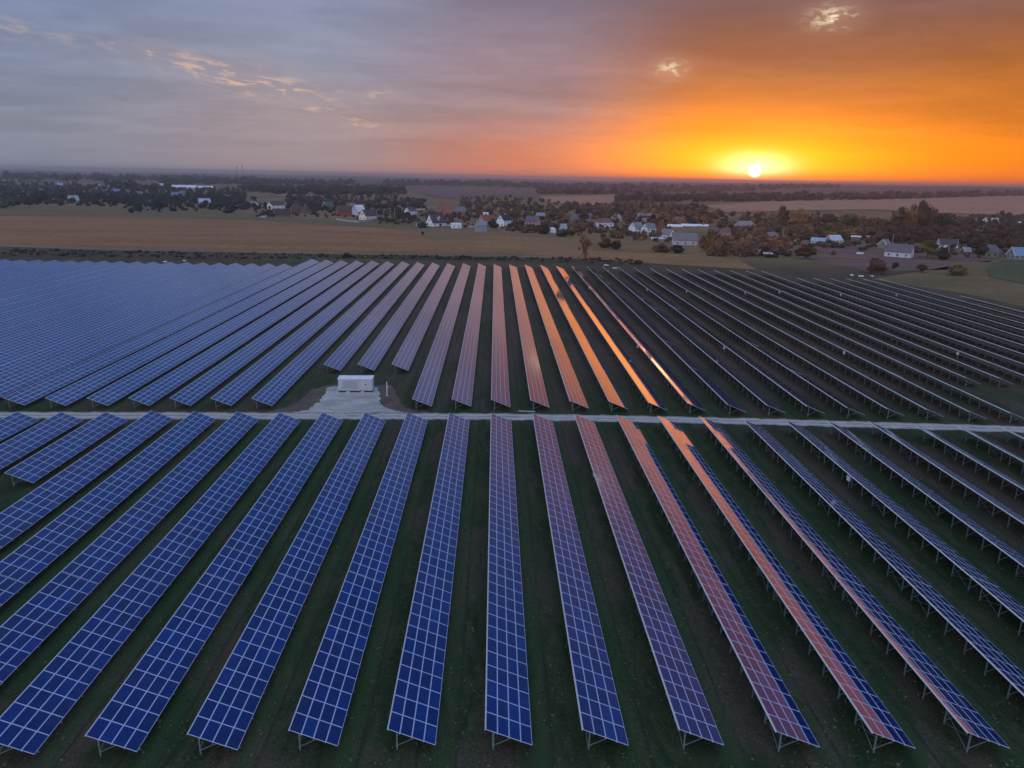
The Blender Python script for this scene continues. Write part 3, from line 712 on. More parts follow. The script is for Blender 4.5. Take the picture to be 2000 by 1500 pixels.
wood('far_wood', [(770, 436, 424), (840, 430, 420), (930, 436, 424), (1020, 452, 436), (1090, 456, 440)], 130, 6, ['dark', 'brown'], 'dark garden trees among the centre houses', 24, nq=150)
wood('far_wood', [(1040, 456, 434), (1120, 452, 436), (1170, 452, 440), (1240, 470, 446), (1300, 476, 450)], 130, 5.5, ['brown', 'rust', 'olive'], 'russet garden trees round the white houses', 25, nq=150)
wood('far_wood', [(1380, 500, 462), (1420, 502, 450), (1480, 502, 448), (1540, 492, 452)], 230, 6.5, ['rust', 'brown', 'brown'], 'rusty brown trees crowding the houses under the sun', 26, nq=200)
wood('far_wood', [(1480, 462, 424), (1560, 466, 420), (1640, 468, 428), (1730, 474, 436)], 430, 8, ['brown', 'olive', 'rust'], 'brown tree mass behind the blue roofed garage', 27, nq=190)
wood('far_wood', [(1700, 476, 440), (1780, 474, 436), (1850, 478, 436), (1900, 486, 440), (2020, 490, 446)], 480, 8, ['brown', 'dark', 'brown'], 'dark brown trees of the right village', 28, nq=190)
wood('far_wood', [(1850, 446, 424), (1930, 444, 424), (2040, 448, 424)], 110, 9, ['dark', 'brown'], 'dark trees at the far right village edge', 29, nq=120)
wood('shrubs', [(-60, 498, 486), (250, 504, 492), (500, 507, 495), (760, 505, 499), (1000, 509, 503), (1240, 516, 507)], 420, 1.5, ['dark', 'olive', 'dark'], 'low shrubs and tall weeds between the tan field and the farm', 30, 'bush', .10, 60, 1.6)
wood('shrubs', [(1480, 505, 490), (1540, 503, 486), (1590, 498, 490)], 40, 3.5, ['brown', 'dark'], 'brown scrub before the houses under the sun', 31, 'bush', .07, 150, 1.5)
wood('garden_shrubs', [(740, 437, 412), (860, 444, 410), (960, 448, 416), (1040, 456, 424), (1200, 466, 428), (1320, 476, 432)], 330, 4.6, ['dark', 'brown', 'brown', 'olive'], 'dark shrubs filling the gardens between the centre houses', 32, 'bush', .07, 120, 1.2)
wood('garden_shrubs', [(500, 424, 404), (620, 424, 402), (700, 428, 404), (780, 432, 408)], 130, 4.2, ['dark', 'blue', 'brown'], 'dark shrubs between the houses left of the walled yard', 33, 'bush', .07, 120, 1.2)
wood('garden_shrubs', [(1480, 480, 458), (1640, 486, 460), (1760, 496, 470), (1880, 502, 474), (2030, 508, 478)], 210, 4.4, ['brown', 'dark', 'brown'], 'dark shrubs between the right hand village houses', 34, 'bush', .07, 130, 1.2)
wood('garden_shrubs', [(-40, 404, 386), (100, 404, 384), (240, 404, 384), (400, 408, 386), (500, 412, 390)], 300, 8, ['dark', 'blue'], 'dark hedges and trees along the near side of the far left village', 35, 'bush', .06, 120, 1.1)
wood('garden_shrubs', [(1200, 436, 420), (1300, 440, 418), (1400, 446, 420), (1480, 448, 424)], 150, 8, ['brown', 'dark', 'rust'], 'brown trees behind the long white greenhouses', 36, 'round', .06, 140, 1.0)
# single trees and bushes
for a in ((1142, 502, 32, 46, 'poplar', 'rust', 'rust coloured bare tree standing alone in the tan meadow'),
          (1712, 534, 52, 36, 'bush', 'brown', 'broad dark bush nearest the right banks, left of two small trees', 'bush'),
          (1748, 526, 16, 14, 'round', 'dark', 'small dark tree just right of the broad bush'),
          (1801, 532, 28, 17, 'round', 'brown', 'low spreading tree on the pale strip of ploughed soil'),
          (1868, 538, 42, 27, 'bush', 'olive', 'round olive bush on the grass by the wheel tracks', 'bush'),
          (1573, 506, 44, 30, 'round', 'brown', 'round brown tree left of the white sheet heap'),
          (1627, 498, 11, 12, 'bush', 'brown', 'small bush alone on the ploughed soil below the blue garage', 'bush'),
          (1811, 503, 48, 37, 'round', 'olive', 'yellow olive willow right of the long grey roofed house'),
          (1840, 507, 34, 25, 'bush', 'dark', 'dark round bush right of the olive willow', 'bush'),
          (1914, 504, 30, 28, 'round', 'dark', 'dark tree left of the grey hip roofed house'),
          (1956, 423, 11, 13, 'round', 'dark', 'lone small round tree against the far orange field'),
          (1796, 446, 46, 56, 'tall', 'brown', 'tallest brown tree rising before the far orange field'),
          (1752, 446, 42, 44, 'round', 'brown', 'big brown tree left of the tallest one'),
          (1822, 448, 40, 42, 'round', 'brown', 'big brown tree right of the tallest one'),
          (1774, 447, 36, 44, 'round', 'rust', 'rounded brown tree crowded against the tallest one'),
          (1842, 450, 32, 34, 'round', 'dark', 'dark tree at the right end of the tall clump'),
          (1528, 440, 34, 40, 'round', 'brown', 'brown tree topping the mass below the sun field, left one'),
          (1560, 446, 40, 38, 'round', 'rust', 'brown tree topping the mass below the sun field, right one'),
          (1660, 452, 44, 34, 'round', 'olive', 'olive brown tree behind the white gabled house'),
          (1620, 448, 40, 32, 'round', 'brown', 'brown tree behind the blue roofed garage'),
          (1377, 491, 32, 36, 'poplar', 'yellow', 'yellow green tree at the end of the long grey roof'),
          (1286, 470, 12, 36, 'poplar', 'rust', 'thin rusty poplar right of the white double house'),
          (1181, 484, 34, 26, 'bush', 'brown', 'brown bush left of the meadow shrubs, before the white villa', 'bush'),
          (1204, 487, 28, 22, 'bush', 'dark', 'dark bush right beside the brown one in the meadow', 'bush'),
          (1290, 492, 42, 22, 'bush', 'brown', 'broad brown bush before the white roofed shed', 'bush'),
          (1322, 494, 34, 20, 'bush', 'dark', 'dark bush before the long grey roofed barn', 'bush'),
          (1246, 516, 22, 11, 'bush', 'dark', 'small dark bush at the farm edge below the meadow', 'bush'),
          (678, 504, 24, 13, 'bush', 'dark', 'dark weedy bush at the tip of the tan field strip', 'bush'),
          (826, 459, 8, 9, 'bush', 'dark', 'small dark bush at the corner of the tan field', 'bush'),
          (528, 425, 20, 22, 'conifer', 'dark', 'dark conical evergreen before the white two storey house'),
          (826, 445, 28, 16, 'bush', 'dark', 'dark bush beside the green roofed shelter', 'bush'),
          (964, 450, 28, 18, 'round', 'dark', 'dark tree before the pink brick house'),
          (934, 428, 14, 22, 'poplar', 'yellow', 'yellow autumn tree right of the grey hip roof'),
          (1030, 454, 34, 22, 'bush', 'brown', 'brown bushes before the purple roofed house', 'bush'),
          (8, 407, 22, 14, 'bush', 'pale', 'pale green bush at the left edge', 'bush'), (24, 406, 22, 24, 'round', 'pale', 'pale green tree second from the left edge'),
          (56, 406, 26, 24, 'round', 'dark', 'dark round tree before the reddish wall at left'), (82, 398, 26, 26, 'round', 'blue', 'dark tree right of the reddish wall at left'),
          (258, 416, 14, 14, 'bush', 'dark', 'dark bush at the field edge, left one of a close pair', 'bush'), (273, 416, 18, 18, 'round', 'dark', 'dark bush at the field edge, right one of a close pair'),
          (313, 414, 24, 24, 'round', 'dark', 'dark round tree right of the close pair at the field edge'), (448, 416, 30, 14, 'bush', 'dark', 'wide dark bush at the field edge before the grey cottage', 'bush'),
          (225, 405, 18, 18, 'round', 'blue', 'dark blue tree left of the close pair at the field edge'),
          (133, 366, 8, 20, 'conifer', 'blue', 'slim dark conifer of the left village, left one'), (150, 370, 18, 24, 'conifer', 'blue', 'wide dark conifer of the left village, right one'),
          (210, 366, 16, 18, 'round', 'dark', 'small dark tree left of the big dark grove'), (230, 374, 32, 24, 'round', 'dark', 'left tree of the big dark grove'), (256, 374, 34, 24, 'round', 'dark', 'right tree of the big dark grove'),
          (299, 378, 28, 20, 'round', 'blue', 'dark tree between the big grove and the long white sheds'), (328, 372, 18, 20, 'round', 'dark', 'dark tree at the left end of the long white sheds'),
          (1100, 462, 34, 20, 'bush', 'dark', 'dark shrubs at the foot of the pale steep roofed hut', 'bush'), (1062, 457, 26, 22, 'bush', 'dark', 'dark bush right of the purple roofed house', 'bush')):
    tree(*a)

# ------------------------------------------------------------------ houses
HM = {}
def hm(kind, c1):
    k = (kind, c1)
    if k not in HM: HM[k] = mat('%s_%d' % (kind, len(HM)), lin(c1), tuple(v*.78 for v in lin(c1)), .8 if kind != 'metal' else .4, .8, .3)
    return HM[k]
WHT, CRM, GRY, BRK, PNK, BLU = (240, 242, 246), (244, 232, 210), (150, 150, 152), (140, 92, 74), (205, 160, 145), (190, 205, 225)
RB, RG, RD, RT, RW, RGN = (100, 76, 74), (128, 124, 128), (70, 66, 74), (152, 98, 82), (244, 245, 248), (84, 104, 94)
def house(label, x0, x1, yb, yt, wall=WHT, roof=RG, typ='gable', rot=25, dep=8.5, wf=.5, win=0, chim=0, cat='house', name='house', trim=False, dormer=False):
    g = gp((x0+x1)/2, yb); s_ = ppm(g); wid = (x1-x0)/s_; H = (yb-yt)/s_
    r = R(rot); cr_, sr = abs(math.cos(r)), abs(math.sin(r))
    if wid < dep*sr+4*cr_: dep = max(2.0, wid*.45/max(sr, .2)) if sr > .2 else dep
    Lr = max(3.0, (wid-dep*sr)/max(cr_, .25)); d = dep
    if wid < 4: Lr, d = wid, wid*.8
    hw = H*wf; hr = H-hw; x, y = Lr/2, d/2
    view = math.atan2(g[0], g[1])
    t = thing(name, label, cat, (g[0], g[1]+d*.5, g[2]-.05), r-view)
    W_, R_ = hm('wall', wall), hm('metal' if roof == RW else 'roof', roof)
    o = MB()
    base = [(-x, -y), (x, -y), (x, y), (-x, y)]
    for i in range(4):
        a, c_ = base[i], base[(i+1) % 4]; o.quad([(*a, -.5), (*c_, -.5), (*c_, hw), (*a, hw)])
    if typ in ('gable', 'gambrel'):
        if typ == 'gable': prof = [(-y, hw), (0, H-.12), (y, hw)]
        else: prof = [(-y, hw), (-y*.62, hw+hr*.62), (0, H-.12), (y*.62, hw+hr*.62), (y, hw)]
        o.quad([(-x, a, c_) for a, c_ in prof]); o.quad([(x, a, c_) for a, c_ in prof[::-1]])
    o.build('wall', W_, t)
    o = MB(); ov = .35; th = .16
    def slab(A, B, C_, D_):
        nrm = (Vector(B)-Vector(A)).cross(Vector(D_)-Vector(A)).normalized()*th
        up = [Vector(q)+nrm for q in (A, B, C_, D_)]; lo = [Vector(q) for q in (A, B, C_, D_)]
        o.quad(up); o.quad(lo[::-1])
        for k in range(4): o.quad([lo[k], lo[(k+1) % 4], up[(k+1) % 4], up[k]])
    if typ == 'gable':
        k = hr/y; e = hw-ov*k
        slab((-x-ov, -y-ov, e), (x+ov, -y-ov, e), (x+ov, 0, H), (-x-ov, 0, H)); slab((x+ov, y+ov, e), (-x-ov, y+ov, e), (-x-ov, 0, H), (x+ov, 0, H))
    elif typ == 'gambrel':
        pr = [(-y-ov, hw-ov*.8), (-y*.62, hw+hr*.62), (0, H), (y*.62, hw+hr*.62), (y+ov, hw-ov*.8)]
        for (a, c_), (a2, c2) in zip(pr, pr[1:]): slab((-x-ov, a, c_), (x+ov, a, c_), (x+ov, a2, c2), (-x-ov, a2, c2))
    elif typ == 'hip':
        rx = max(.4, x-y*.85); e = hw-.02
        X2, Y2 = x+ov, y+ov
        for f in ([(-X2, -Y2, e), (X2, -Y2, e), (rx, 0, H), (-rx, 0, H)], [(X2, Y2, e), (-X2, Y2, e), (-rx, 0, H), (rx, 0, H)], [(X2, -Y2, e), (X2, Y2, e), (rx, 0, H)], [(-X2, Y2, e), (-X2, -Y2, e), (-rx, 0, H)], [(-X2, -Y2, e), (-X2, Y2, e), (X2, Y2, e), (X2, -Y2, e)]): o.quad(f)
    else:                                      # low single pitch
        slab((-x-ov, -y-ov, hw), (x+ov, -y-ov, hw), (x+ov, y+ov, H), (-x-ov, y+ov, H))
        for f in ([(-x, -y, hw), (-x, y, H-.1), (-x, y, hw)], [(x, -y, hw), (x, y, hw), (x, y, H-.1)]): pass
    ro = o.build('roof', R_, t)
    if trim and typ == 'gable':
        k = hr/y
        for sx in (-1, 1):
            o = MB()
            for sy in (-1, 1): o.bar((sx*(x+ov+.06), sy*(y+ov), hw-ov*k+.05), (sx*(x+ov+.06), 0, H+.05), .12, .45)
            o.build('verge_board', M_WHITE, t)
    if chim:
        o = MB(); o.box((x*.3, y*.25, H-.1), (.7, .7, 2.0)); o.build('chimney', hm('brick', BRK if wall != WHT else WHT), ro)
    if dormer:
        o = MB(); zc = hw+hr*.45; yc = -y*.62
        o.box((0, yc, zc), (2.2, 2.4, 2.2)); o.quad([(-1.3, yc-1.25, zc+1.1), (1.3, yc-1.25, zc+1.1), (0, yc-1.25, zc+2.8)]); dm = o.build('dormer', M_WHITE, t)
        o = MB(); o.box((0, yc-1.22, zc), (1.3, .1, 1.5)); o.build('window', M_WIN, dm)
    if win:
        def window(cx, cy__, cz, nx, ny, w=.95, h=1.25):
            ang = math.atan2(ny, nx)+math.pi/2
            o = MB(); M_ = Matrix.Rotation(ang, 3, 'Z'); o.box((cx+nx*.02, cy__+ny*.02, cz), (w, .09, h), 0, M_); o.build('window', M_WIN, t)
        sx = -1 if rot > 0 else 1
        n = 3 if Lr > 9 else 2
        st = 1.5 if hw < 4.2 else hw*.28
        for k in range(n): window(-x+Lr*(k+.5)/n, -y, st, 0, -1)
        if hw > 4.2:
            for k in range(n): window(-x+Lr*(k+.5)/n, -y, hw*.72, 0, -1)
        if abs(rot) > 12:
            for k in (-.45, .45): window(sx*x, y*k, st, sx, 0)
            if typ in ('gable', 'gambrel'):
                for k in ((-.2, .2) if win > 1 else (0,)): window(sx*x, y*k*1.1, hw+hr*.32, sx, 0, .9, 1.2)
    return t
HS = [
 ('grey roofed cottage with a white gable, left of the white two storey house', 487, 502, 403, 393, WHT, RG, 'gable', -35, 8, .4, 0, 0),
 ('white two storey house with brown roof behind a dark conifer', 521, 554, 409, 394, WHT, RB, 'gable', 38, 9, .55, 2, 0),
 ('low dark brown roofed cottage beside the conical evergreen', 537, 565, 424, 408, (120, 110, 108), (80, 62, 62), 'gable', -15, 7, .35, 1, 0),
 ('large brown brick house with twin gables behind a pale fence', 563, 592, 417, 398, (120, 92, 80), (92, 70, 68), 'hip', 15, 11, .45, 1, 1),
 ('smaller brown gable wing right of the large brick house', 584, 606, 418, 404, (128, 100, 86), (90, 68, 66), 'gable', -55, 8, .45, 1, 0),
 ('green roofed cottage with white gable edges among dark trees', 629, 650, 409, 394, (90, 100, 96), RGN, 'gable', 40, 8, .35, 0, 0),
 ('long low house with brown roof and an orange end wall', 655, 690, 421, 402, (158, 98, 78), (104, 76, 72), 'gable', 22, 8, .4, 0, 0),
 ('white gable house standing behind the shiny metal roof', 681, 697, 409, 397, (205, 205, 215), RG, 'gable', 55, 7, .5, 1, 0),
 ('tall pale house with a rounded shiny metal roof', 687, 712, 423, 401, (190, 196, 215), RW, 'gambrel', 50, 8, .45, 1, 0),
 ('cream gable house with four dark windows inside a pale walled yard', 700, 734, 429.5, 410, CRM, (86, 80, 88), 'gable', 52, 9, .40, 2, 0),
 ('white barn like house with dark roof and one round loft window', 789, 813, 419, 405, WHT, (88, 86, 94), 'gable', 48, 8, .5, 1, 0),
 ('flat roofed pale edged shed left of the terracotta houses', 834, 850, 414, 405, (120, 112, 112), RG, 'shed', 0, 6, .8, 0, 0),
 ('white steep roofed house with a white pointed dormer', 831, 871, 442, 419, WHT, (92, 72, 76), 'gable', 40, 10, .30, 2, 0),
 ('terracotta roofed brick house on the slope, the higher of two', 857, 880, 411, 396, (160, 112, 96), RT, 'gable', 28, 8, .4, 0, 0),
 ('terracotta roofed brick house on the slope, the lower of two', 864, 886, 421, 406, (176, 116, 98), (158, 100, 84), 'gable', 24, 8, .4, 1, 0),
 ('brick house under a broad grey hipped roof', 883, 913, 421, 404, (150, 100, 78), (120, 116, 126), 'hip', 8, 9, .45, 1, 0),
 ('white flat roofed shed on the grass left of the glass lean to', 880, 901, 446, 436.5, WHT, RW, 'shed', 8, 5, .82, 1, 0),
 ('small white shed beside the yellow autumn tree', 943, 954, 420, 415, WHT, RW, 'shed', 0, 4, .8, 0, 0),
 ('pink house with a red brown roof left of the white three storey house', 934, 970, 437, 421, PNK, (142, 88, 78), 'gable', 35, 9, .45, 1, 1),
 ('grey glazed shed before the pink house', 927, 951, 453, 432, (150, 156, 164), (140, 146, 154), 'gable', 25, 6, .62, 0, 0),
 ('white three storey house with dark roof and white chimney', 970, 1001, 443, 420, WHT, (64, 58, 66), 'gable', 48, 9, .55, 2, 1),
 ('house with purple grey roof and pink wall at the meadow edge', 1025, 1056, 444, 423, PNK, (104, 96, 112), 'gable', -28, 9, .5, 1, 1),
 ('small grey roofed house directly behind the purple grey roof', 1047, 1066, 427, 416, (180, 180, 180), (150, 148, 152), 'gable', -10, 7, .4, 0, 0),
 ('pale rounded hut behind the purple grey roof', 1037, 1048, 419, 412, (220, 212, 190), (210, 200, 180), 'gambrel', 60, 5, .3, 0, 0),
 ('red brown brick house behind the pale steep hut', 1095, 1117, 436, 421, (132, 70, 58), (110, 66, 60), 'gable', 45, 8, .5, 0, 0),
 ('house with green grey hipped roof right of the red brown one', 1112, 1134, 438, 418, (110, 112, 112), (100, 108, 104), 'hip', -20, 8, .45, 0, 0),
 ('tiny white shed with slanting roof left of the pale steep hut', 1075, 1086, 455, 446, WHT, RW, 'shed', 15, 4, .75, 0, 0),
 ('steep pale roofed hut among shrubs at the meadow edge', 1091, 1110, 461, 438, (176, 182, 186), (168, 174, 174), 'gable', 30, 7, .25, 1, 0),
 ('small white cottage in the trees left of the white villa', 1146, 1159, 427, 417, WHT, RG, 'gable', 35, 6, .45, 0, 0),
 ('large white villa with brown hipped roof and balconies', 1164, 1200, 448, 427, (214, 220, 238), (124, 92, 90), 'hip', 12, 11, .60, 2, 1),
 ('grey hipped roof with white ridges behind the white villa', 1193, 1218, 431, 419, (180, 180, 182), (148, 144, 148), 'hip', 10, 8, .35, 0, 0),
 ('low grey roofed house, leftmost of three behind the white double house', 1246, 1273, 430, 417, (150, 146, 146), (136, 134, 138), 'gable', 0, 8, .45, 0, 0),
 ('small white edged roof just above the white double house', 1243, 1263, 434, 426, (190, 190, 192), (140, 136, 138), 'gable', 12, 6, .4, 0, 0),
 ('pinkish cottage with hipped roof, above the thin rusty poplar', 1273, 1296, 432, 418, (214, 160, 142), (128, 96, 88), 'hip', 15, 7, .5, 1, 0),
 ('left wing of the white double house, with a plain grey roof', 1229, 1258, 456, 435, WHT, (142, 140, 142), 'gable', 42, 9, .50, 1, 0),
 ('right wing of the white double house, turned the other way', 1254, 1283, 458, 437, WHT, (132, 128, 132), 'gable', 38, 9, .55, 2, 0),
 ('grey hipped cottage above the long white greenhouses', 1314, 1340, 437, 424, (160, 140, 136), (126, 112, 112), 'hip', 5, 8, .35, 0, 0),
 ('grey roofed house with white gable left of the long grey barn', 1290, 1321, 468, 448, WHT, (134, 128, 130), 'gable', -32, 9, .45, 1, 0),
 ('long grey roofed barn with white walls below the greenhouses', 1315, 1364, 479, 456, (196, 192, 196), (128, 120, 124), 'gable', 10, 9, .42, 1, 0),
 ('small shed with bright white flat roof, left of the long grey barn', 1273, 1299, 471, 464.5, (150, 144, 146), RW, 'shed', 3, 5, .7, 0, 0),
 ('house half hidden by rusty trees, left of the upper pale roof', 1405, 1430, 464, 445, (170, 140, 136), (120, 92, 90), 'hip', 10, 8, .5, 1, 0),
 ('pale roofed long house above the rusty trees', 1436, 1478, 449, 432, (168, 150, 150), (150, 132, 136), 'hip', 12, 9, .45, 0, 0),
 ('tiny white hut with one dark window in the rusty trees', 1445, 1456, 498.5, 491, WHT, RW, 'shed', 10, 4, .8, 1, 0),
 ('dark shed with a pale rimmed roof beside the carport', 1474, 1491, 500, 488, (90, 76, 70), (140, 126, 116), 'gable', -25, 6, .55, 0, 0),
 ('low carport with a pale roof line, left of the round brown tree', 1494, 1510, 503, 495, (80, 70, 66), (200, 196, 190), 'shed', 0, 5, .85, 0, 0),
 ('grey hip roofed cottage with white porch under the sun', 1491, 1526, 470, 454, (190, 186, 192), (132, 118, 124), 'hip', 10, 8, .42, 1, 1),
 ('blue roofed garage with white side wall', 1587, 1614, 478, 465, (176, 190, 200), (150, 180, 200), 'gable', -6, 6, .55, 0, 0),
 ('white cottage with pale blue gable right of the blue roofed garage', 1615, 1649, 475, 460, (214, 206, 200), (190, 206, 214), 'gable', 45, 8, .4, 1, 0),
 ('flat white roofed shed, left of a pair behind bare trees', 1665, 1682, 472, 461.5, (120, 104, 100), RW, 'shed', 0, 5, .85, 0, 0),
 ('flat white roofed shed, right of a pair behind bare trees', 1686, 1701, 470, 460.5, (120, 104, 100), RW, 'shed', 0, 5, .85, 0, 0),
 ('long house with plain grey roof and white walls facing the ploughed field', 1737, 1788, 503, 478, (206, 208, 220), (112, 104, 108), 'gable', -12, 9, .42, 1, 0),
 ('white edged gable roof poking up behind the long grey roofed house', 1720, 1744, 486, 469, (150, 140, 136), (130, 122, 124), 'gable', 55, 8, .4, 0, 0),
 ('white walled house with dark roof and white verge behind dark bush', 1837, 1874, 484, 468, WHT, (84, 76, 80), 'gable', 18, 8, .4, 1, 0),
 ('small cottage with white edged roof left of the dark tree', 1884, 1901, 497, 484, (110, 96, 90), (150, 142, 140), 'gable', 20, 7, .4, 0, 0),
 ('grey hipped cottage with one white window, left of the blue roof', 1924, 1961, 502, 479, (130, 128, 112), (108, 104, 108), 'hip', -10, 9, .4, 1, 0),
 ('cottage with a blue tinted white edged roof at the right edge', 1976, 2014, 507, 484, (150, 150, 150), (120, 150, 176), 'gable', 40, 8, .35, 1, 0),
 ('tiny white hut in the dark trees right of the tall clump', 1885, 1895, 445, 440, WHT, RW, 'shed', 20, 4, .8, 0, 0),
 ('low white house at the foot of the far orange field', 1922, 1950, 433, 426, WHT, (200, 196, 200), 'gable', 8, 6, .6, 1, 0),
 ('small white hut below the lone round tree', 1945, 1953, 443, 438, WHT, RW, 'shed', 0, 4, .8, 0, 0),
 ('white roofed shed in the trees near the top right edge', 1980, 1994, 440, 433, WHT, RW, 'shed', 0, 5, .7, 0, 0),
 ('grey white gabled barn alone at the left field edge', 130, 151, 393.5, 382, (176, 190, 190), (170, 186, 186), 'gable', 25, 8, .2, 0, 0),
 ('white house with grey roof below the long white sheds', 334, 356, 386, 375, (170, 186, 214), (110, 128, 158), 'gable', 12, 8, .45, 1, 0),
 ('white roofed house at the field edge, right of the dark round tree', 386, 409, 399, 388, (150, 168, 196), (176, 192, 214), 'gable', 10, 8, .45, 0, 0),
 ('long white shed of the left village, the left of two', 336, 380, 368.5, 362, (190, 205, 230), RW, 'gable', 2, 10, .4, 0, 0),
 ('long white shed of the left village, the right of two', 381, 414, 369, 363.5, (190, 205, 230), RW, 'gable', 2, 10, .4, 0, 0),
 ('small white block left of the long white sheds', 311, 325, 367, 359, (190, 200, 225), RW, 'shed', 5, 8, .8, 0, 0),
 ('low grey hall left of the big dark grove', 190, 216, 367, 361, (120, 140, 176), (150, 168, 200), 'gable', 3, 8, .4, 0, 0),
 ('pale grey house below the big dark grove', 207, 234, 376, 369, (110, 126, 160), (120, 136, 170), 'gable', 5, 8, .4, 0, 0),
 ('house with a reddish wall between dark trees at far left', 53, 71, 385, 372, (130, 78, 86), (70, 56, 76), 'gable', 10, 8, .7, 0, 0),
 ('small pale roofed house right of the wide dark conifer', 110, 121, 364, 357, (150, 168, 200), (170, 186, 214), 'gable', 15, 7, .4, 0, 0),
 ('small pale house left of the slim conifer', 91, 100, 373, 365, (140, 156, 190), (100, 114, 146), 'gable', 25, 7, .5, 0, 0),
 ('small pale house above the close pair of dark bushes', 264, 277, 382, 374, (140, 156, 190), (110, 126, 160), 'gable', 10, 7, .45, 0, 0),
]
for a in HS:
    house(*a, trim=('white edge' in a[0] or 'white gable edges' in a[0] or 'white verge' in a[0]), dormer='dormer' in a[0],
          cat='shed' if any(w in a[0] for w in ('shed', 'hut', 'garage', 'carport', 'barn alone')) else 'house', name='shed' if any(w in a[0] for w in ('shed', 'hut', 'garage', 'carport', 'barn alone')) else 'house')
# long white greenhouses
for k, (x0, x1, yb, yt) in enumerate(((1306, 1334, 444, 439), (1333, 1362, 443, 438), (1362, 1385, 443, 438.5))):
    house('long white greenhouse roof, %s of three end to end' % ('leftmost', 'middle one', 'rightmost')[k], x0, x1, yb, yt, (190, 190, 200), RW, 'gable', 1, 9, .35, 0, 0, 'greenhouse', 'greenhouse')
# green roofed shelter
g = gp(820, 441.5); s_ = ppm(g)
t = thing('garden_shelter', 'open green roofed shelter left of the white steep roofed house', 'shelter', tuple(g), .2)
w_, h_ = 16/s_, 8.5/s_
for sx in (-1, 1):
    for sy in (0, 1):
        o = MB(); o.box((sx*w_*.42, sy*3.0, h_*.35), (.35, .35, h_*.7)); o.build('post', M_WHITE, t)
o = MB(); o.quad([(-w_/2, -.6, h_*.68), (w_/2, -.6, h_*.68), (w_*.25, 1.5, h_), (-w_*.25, 1.5, h_)]); o.quad([(w_/2, 3.6, h_*.68), (-w_/2, 3.6, h_*.68), (-w_*.25, 1.5, h_), (w_*.25, 1.5, h_)])
o.quad([(w_/2, -.6, h_*.68), (w_/2, 3.6, h_*.68), (w_*.25, 1.5, h_)]); o.quad([(-w_/2, 3.6, h_*.68), (-w_/2, -.6, h_*.68), (-w_*.25, 1.5, h_)]); o.quad([(-w_/2, -.6, h_*.67), (-w_/2, 3.6, h_*.67), (w_/2, 3.6, h_*.67), (w_/2, -.6, h_*.67)])
o.build('roof', hm('roof', (70, 110, 100)), t)
# garden walls and fences
def wallrun(name, label, pts, hpx, colr, cat='fence'):
    g = [gp(*q) for q in pts]; o = MB()
    h = hpx/ppm(g[0])
    t = thing(name, label, cat, tuple(g[0]))
    for a, c_ in zip(g, g[1:]):
        A, B = Vector(a-g[0]), Vector(c_-g[0]); o.bar(A+Vector((0, 0, h/2)), B+Vector((0, 0, h/2)), .25, h)
    o.build('wall_run' if cat == 'wall' else 'fence_run', hm('wall', colr), t)
    for q in range(len(g)):
        o = MB(); v = Vector(g[q]-g[0]); o.box(v+Vector((0, 0, h*.55)), (.5, .5, h*1.12)); o.build('post', hm('wall', colr), t)
wallrun('garden_wall', 'pale wall bending round the cream gable house', [(657, 429.5), (680, 433), (700, 434.5), (722, 431.5), (760, 425.5)], 3.2, (170, 172, 182), 'wall')
wallrun('garden_fence', 'long pale fence before the brown brick house', [(565, 422.5), (590, 420), (617, 416.5)], 2.6, (160, 158, 160))
wallrun('garden_fence', 'short pale fence left of the conical evergreen', [(509, 425), (519, 425)], 3.4, (170, 176, 186))
wallrun('garden_fence', 'pale yellow fence right of the white barn like house', [(811, 410), (831, 409.5)], 2.2, (220, 210, 180))
wallrun('garden_fence', 'low white fence right of the white steep roofed house', [(868, 441.5), (882, 441)], 2.6, (200, 200, 205))
wallrun('garden_fence', 'low pale fence left of the grey glazed shed', [(913, 444.5), (928, 444)], 3, (190, 190, 195))
wallrun('garden_fence', 'pale fence running right from the large white villa', [(1198, 447), (1216, 447)], 2.4, (215, 212, 210))
wallrun('garden_fence', 'pale fence before the white double house', [(1243, 464), (1262, 462), (1280, 461)], 1.8, (200, 196, 196))
wallrun('garden_fence', 'grey roadside fence below the blue roofed garage', [(1500, 474), (1560, 477), (1650, 480), (1700, 482)], 2.4, (140, 120, 118))
# odds and ends in the fields
def slab_thing(px, py, wpx, hpx, label, name='white_sheet', cat='sheet', dep=2.0):
    g = gp(px, py); s_ = ppm(g); o = MB()
    w_ = wpx/s_; h_ = hpx/s_
    o.v += [(0, 0, 0)]; o.v.clear()
    n = 5
    for i in range(n):
        xa, xb = -w_/2+w_*i/n, -w_/2+w_*(i+1)/n; z = h_*(.55+.45*rnd.random())
        o.quad([(xa, 0, 0), (xb, 0, 0), (xb, .2*dep, z), (xa, .2*dep, z*.9)]); o.quad([(xa, .2*dep, z*.9), (xb, .2*dep, z), (xb, dep, z*.5), (xa, dep, z*.4)])
    tag(o.build(name, M_WHITE, None, tuple(g)), label, cat)
slab_thing(1680, 496, 14, 3.5, 'crumpled white sheet on the ploughed soil below the right village')
slab_thing(1558, 472, 10, 3, 'small white heap left of the blue roofed garage')
slab_thing(1184, 518.5, 9, 2, 'white slab lying at the far edge of the farm, left one of two', 'concrete_slab', 'slab'); slab_thing(1201, 524, 10, 1.4, 'white slab lying at the far edge of the farm, right one of two', 'concrete_slab', 'slab')
slab_thing(322, 511.5, 8, 1.6, 'white slab behind the left zigzag banks, left one', 'concrete_slab', 'slab'); slab_thing(360, 509.5, 7, 1.2, 'white slab behind the left zigzag banks, right one', 'concrete_slab', 'slab')
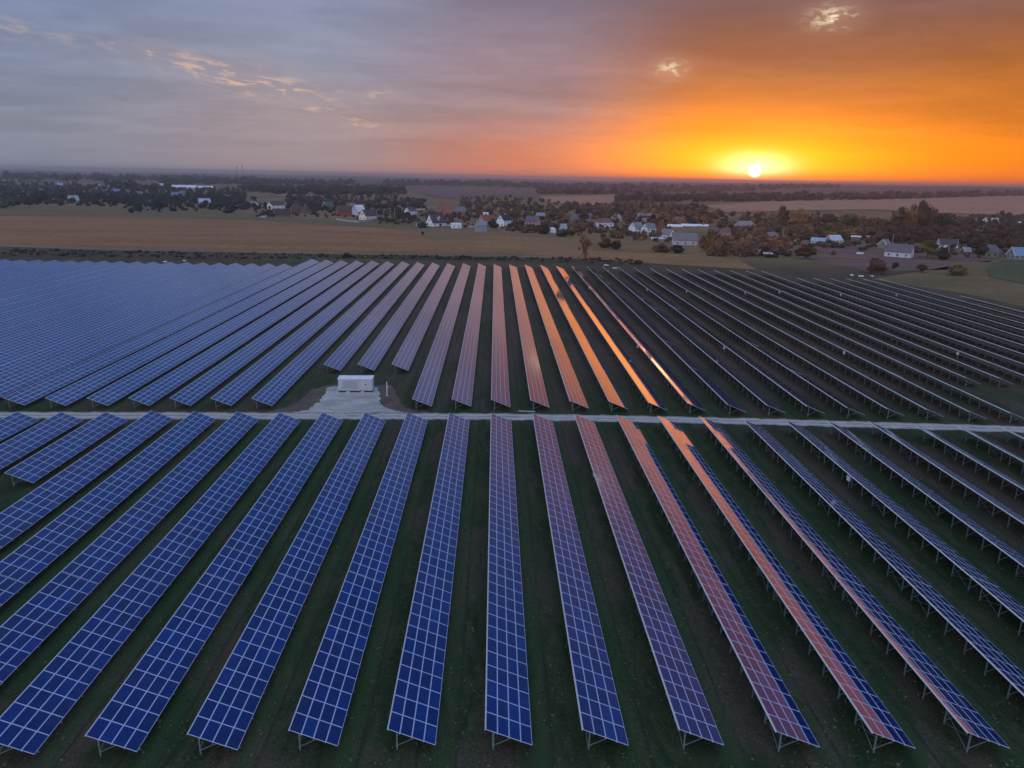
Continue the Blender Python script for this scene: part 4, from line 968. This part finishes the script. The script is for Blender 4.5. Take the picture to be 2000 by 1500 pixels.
slab_thing(1664, 538, 6, 2.4, 'white rubble piece at the back corner of the right banks, left one', 'rubble_piece', 'rubble'); slab_thing(1682, 540, 10, 2.6, 'largest white rubble piece at the back corner of the right banks', 'rubble_piece', 'rubble'); slab_thing(1704, 540, 5, 1.6, 'small white rubble piece at the back corner, rightmost', 'rubble_piece', 'rubble')
def pole(px, py, hpx, label, lamp=False):
    g = gp(px, py); h = hpx/ppm(g); t = thing('utility_pole', label, 'pole', tuple(g), .3)
    o = MB(); o.tube([(0, 0, 0), (0, 0, h)], [.17, .11], 6); o.build('post', M_CONC, t)
    o = MB(); o.box((0, 0, h-.5), (1.8, .12, .14)); o.build('crossarm', M_STEEL, t)
pole(1528, 473, 30, 'thin pole beside the grey hip roofed cottage under the sun')
pole(1743, 474, 18, 'thin pole above the long grey roofed house'); pole(1851, 500, 24, 'thin pole by the white walled house with dark roof'); pole(771, 430, 24, 'thin pole in the dark trees right of the walled yard')
pole(1926, 500, 24, 'thin pole right of the dark tree at right')
for px, hp, lb in ((466, 42, 'left of two thin radio masts on the left horizon'), (477, 44, 'right of two thin radio masts on the left horizon')):
    g = gp(px, 369.0); s_ = ppm(g); h = hp/s_; t = thing('radio_mast', lb, 'mast', tuple(g), 0, 'radio masts')
    for k in range(3):
        a = k*2.094; o = MB(); o.bar((2.2*math.cos(a), 2.2*math.sin(a), 0), (.6*math.cos(a), .6*math.sin(a), h), .2); o.build('leg', M_DARK, t)
    o = MB()
    for q in range(14):
        z = h*q/14; rr = 2.2-1.6*q/14; o.bar((rr, 0, z), (-rr*.5, rr*.86, z+h/28), .1); o.bar((-rr*.5, rr*.86, z+h/28), (-rr*.5, -rr*.86, z), .1)
    o.build('lattice', M_DARK, t)
    o = MB(); o.box((0, 0, h-2.5), (1.8, 1.8, 4)); o.build('antenna', M_DARK, t)

# ------------------------------------------------------------------ haze: the evening air over the plain
hz_ = MB(); hz_.box((0, 0, 23), (33000, 33000, 78))
m = bpy.data.materials.new('haze_air'); m.use_nodes = True; t_ = m.node_tree; t_.nodes.clear()
pv_ = t_.nodes.new('ShaderNodeVolumePrincipled'); pv_.inputs['Color'].default_value = (1.0, .94, .93, 1); pv_.inputs['Density'].default_value = .00015; pv_.inputs['Anisotropy'].default_value = .74
ou = t_.nodes.new('ShaderNodeOutputMaterial'); t_.links.new(pv_.outputs[0], ou.inputs['Volume'])
tag(hz_.build('haze', m), 'thin evening haze over the plain', kind='stuff')
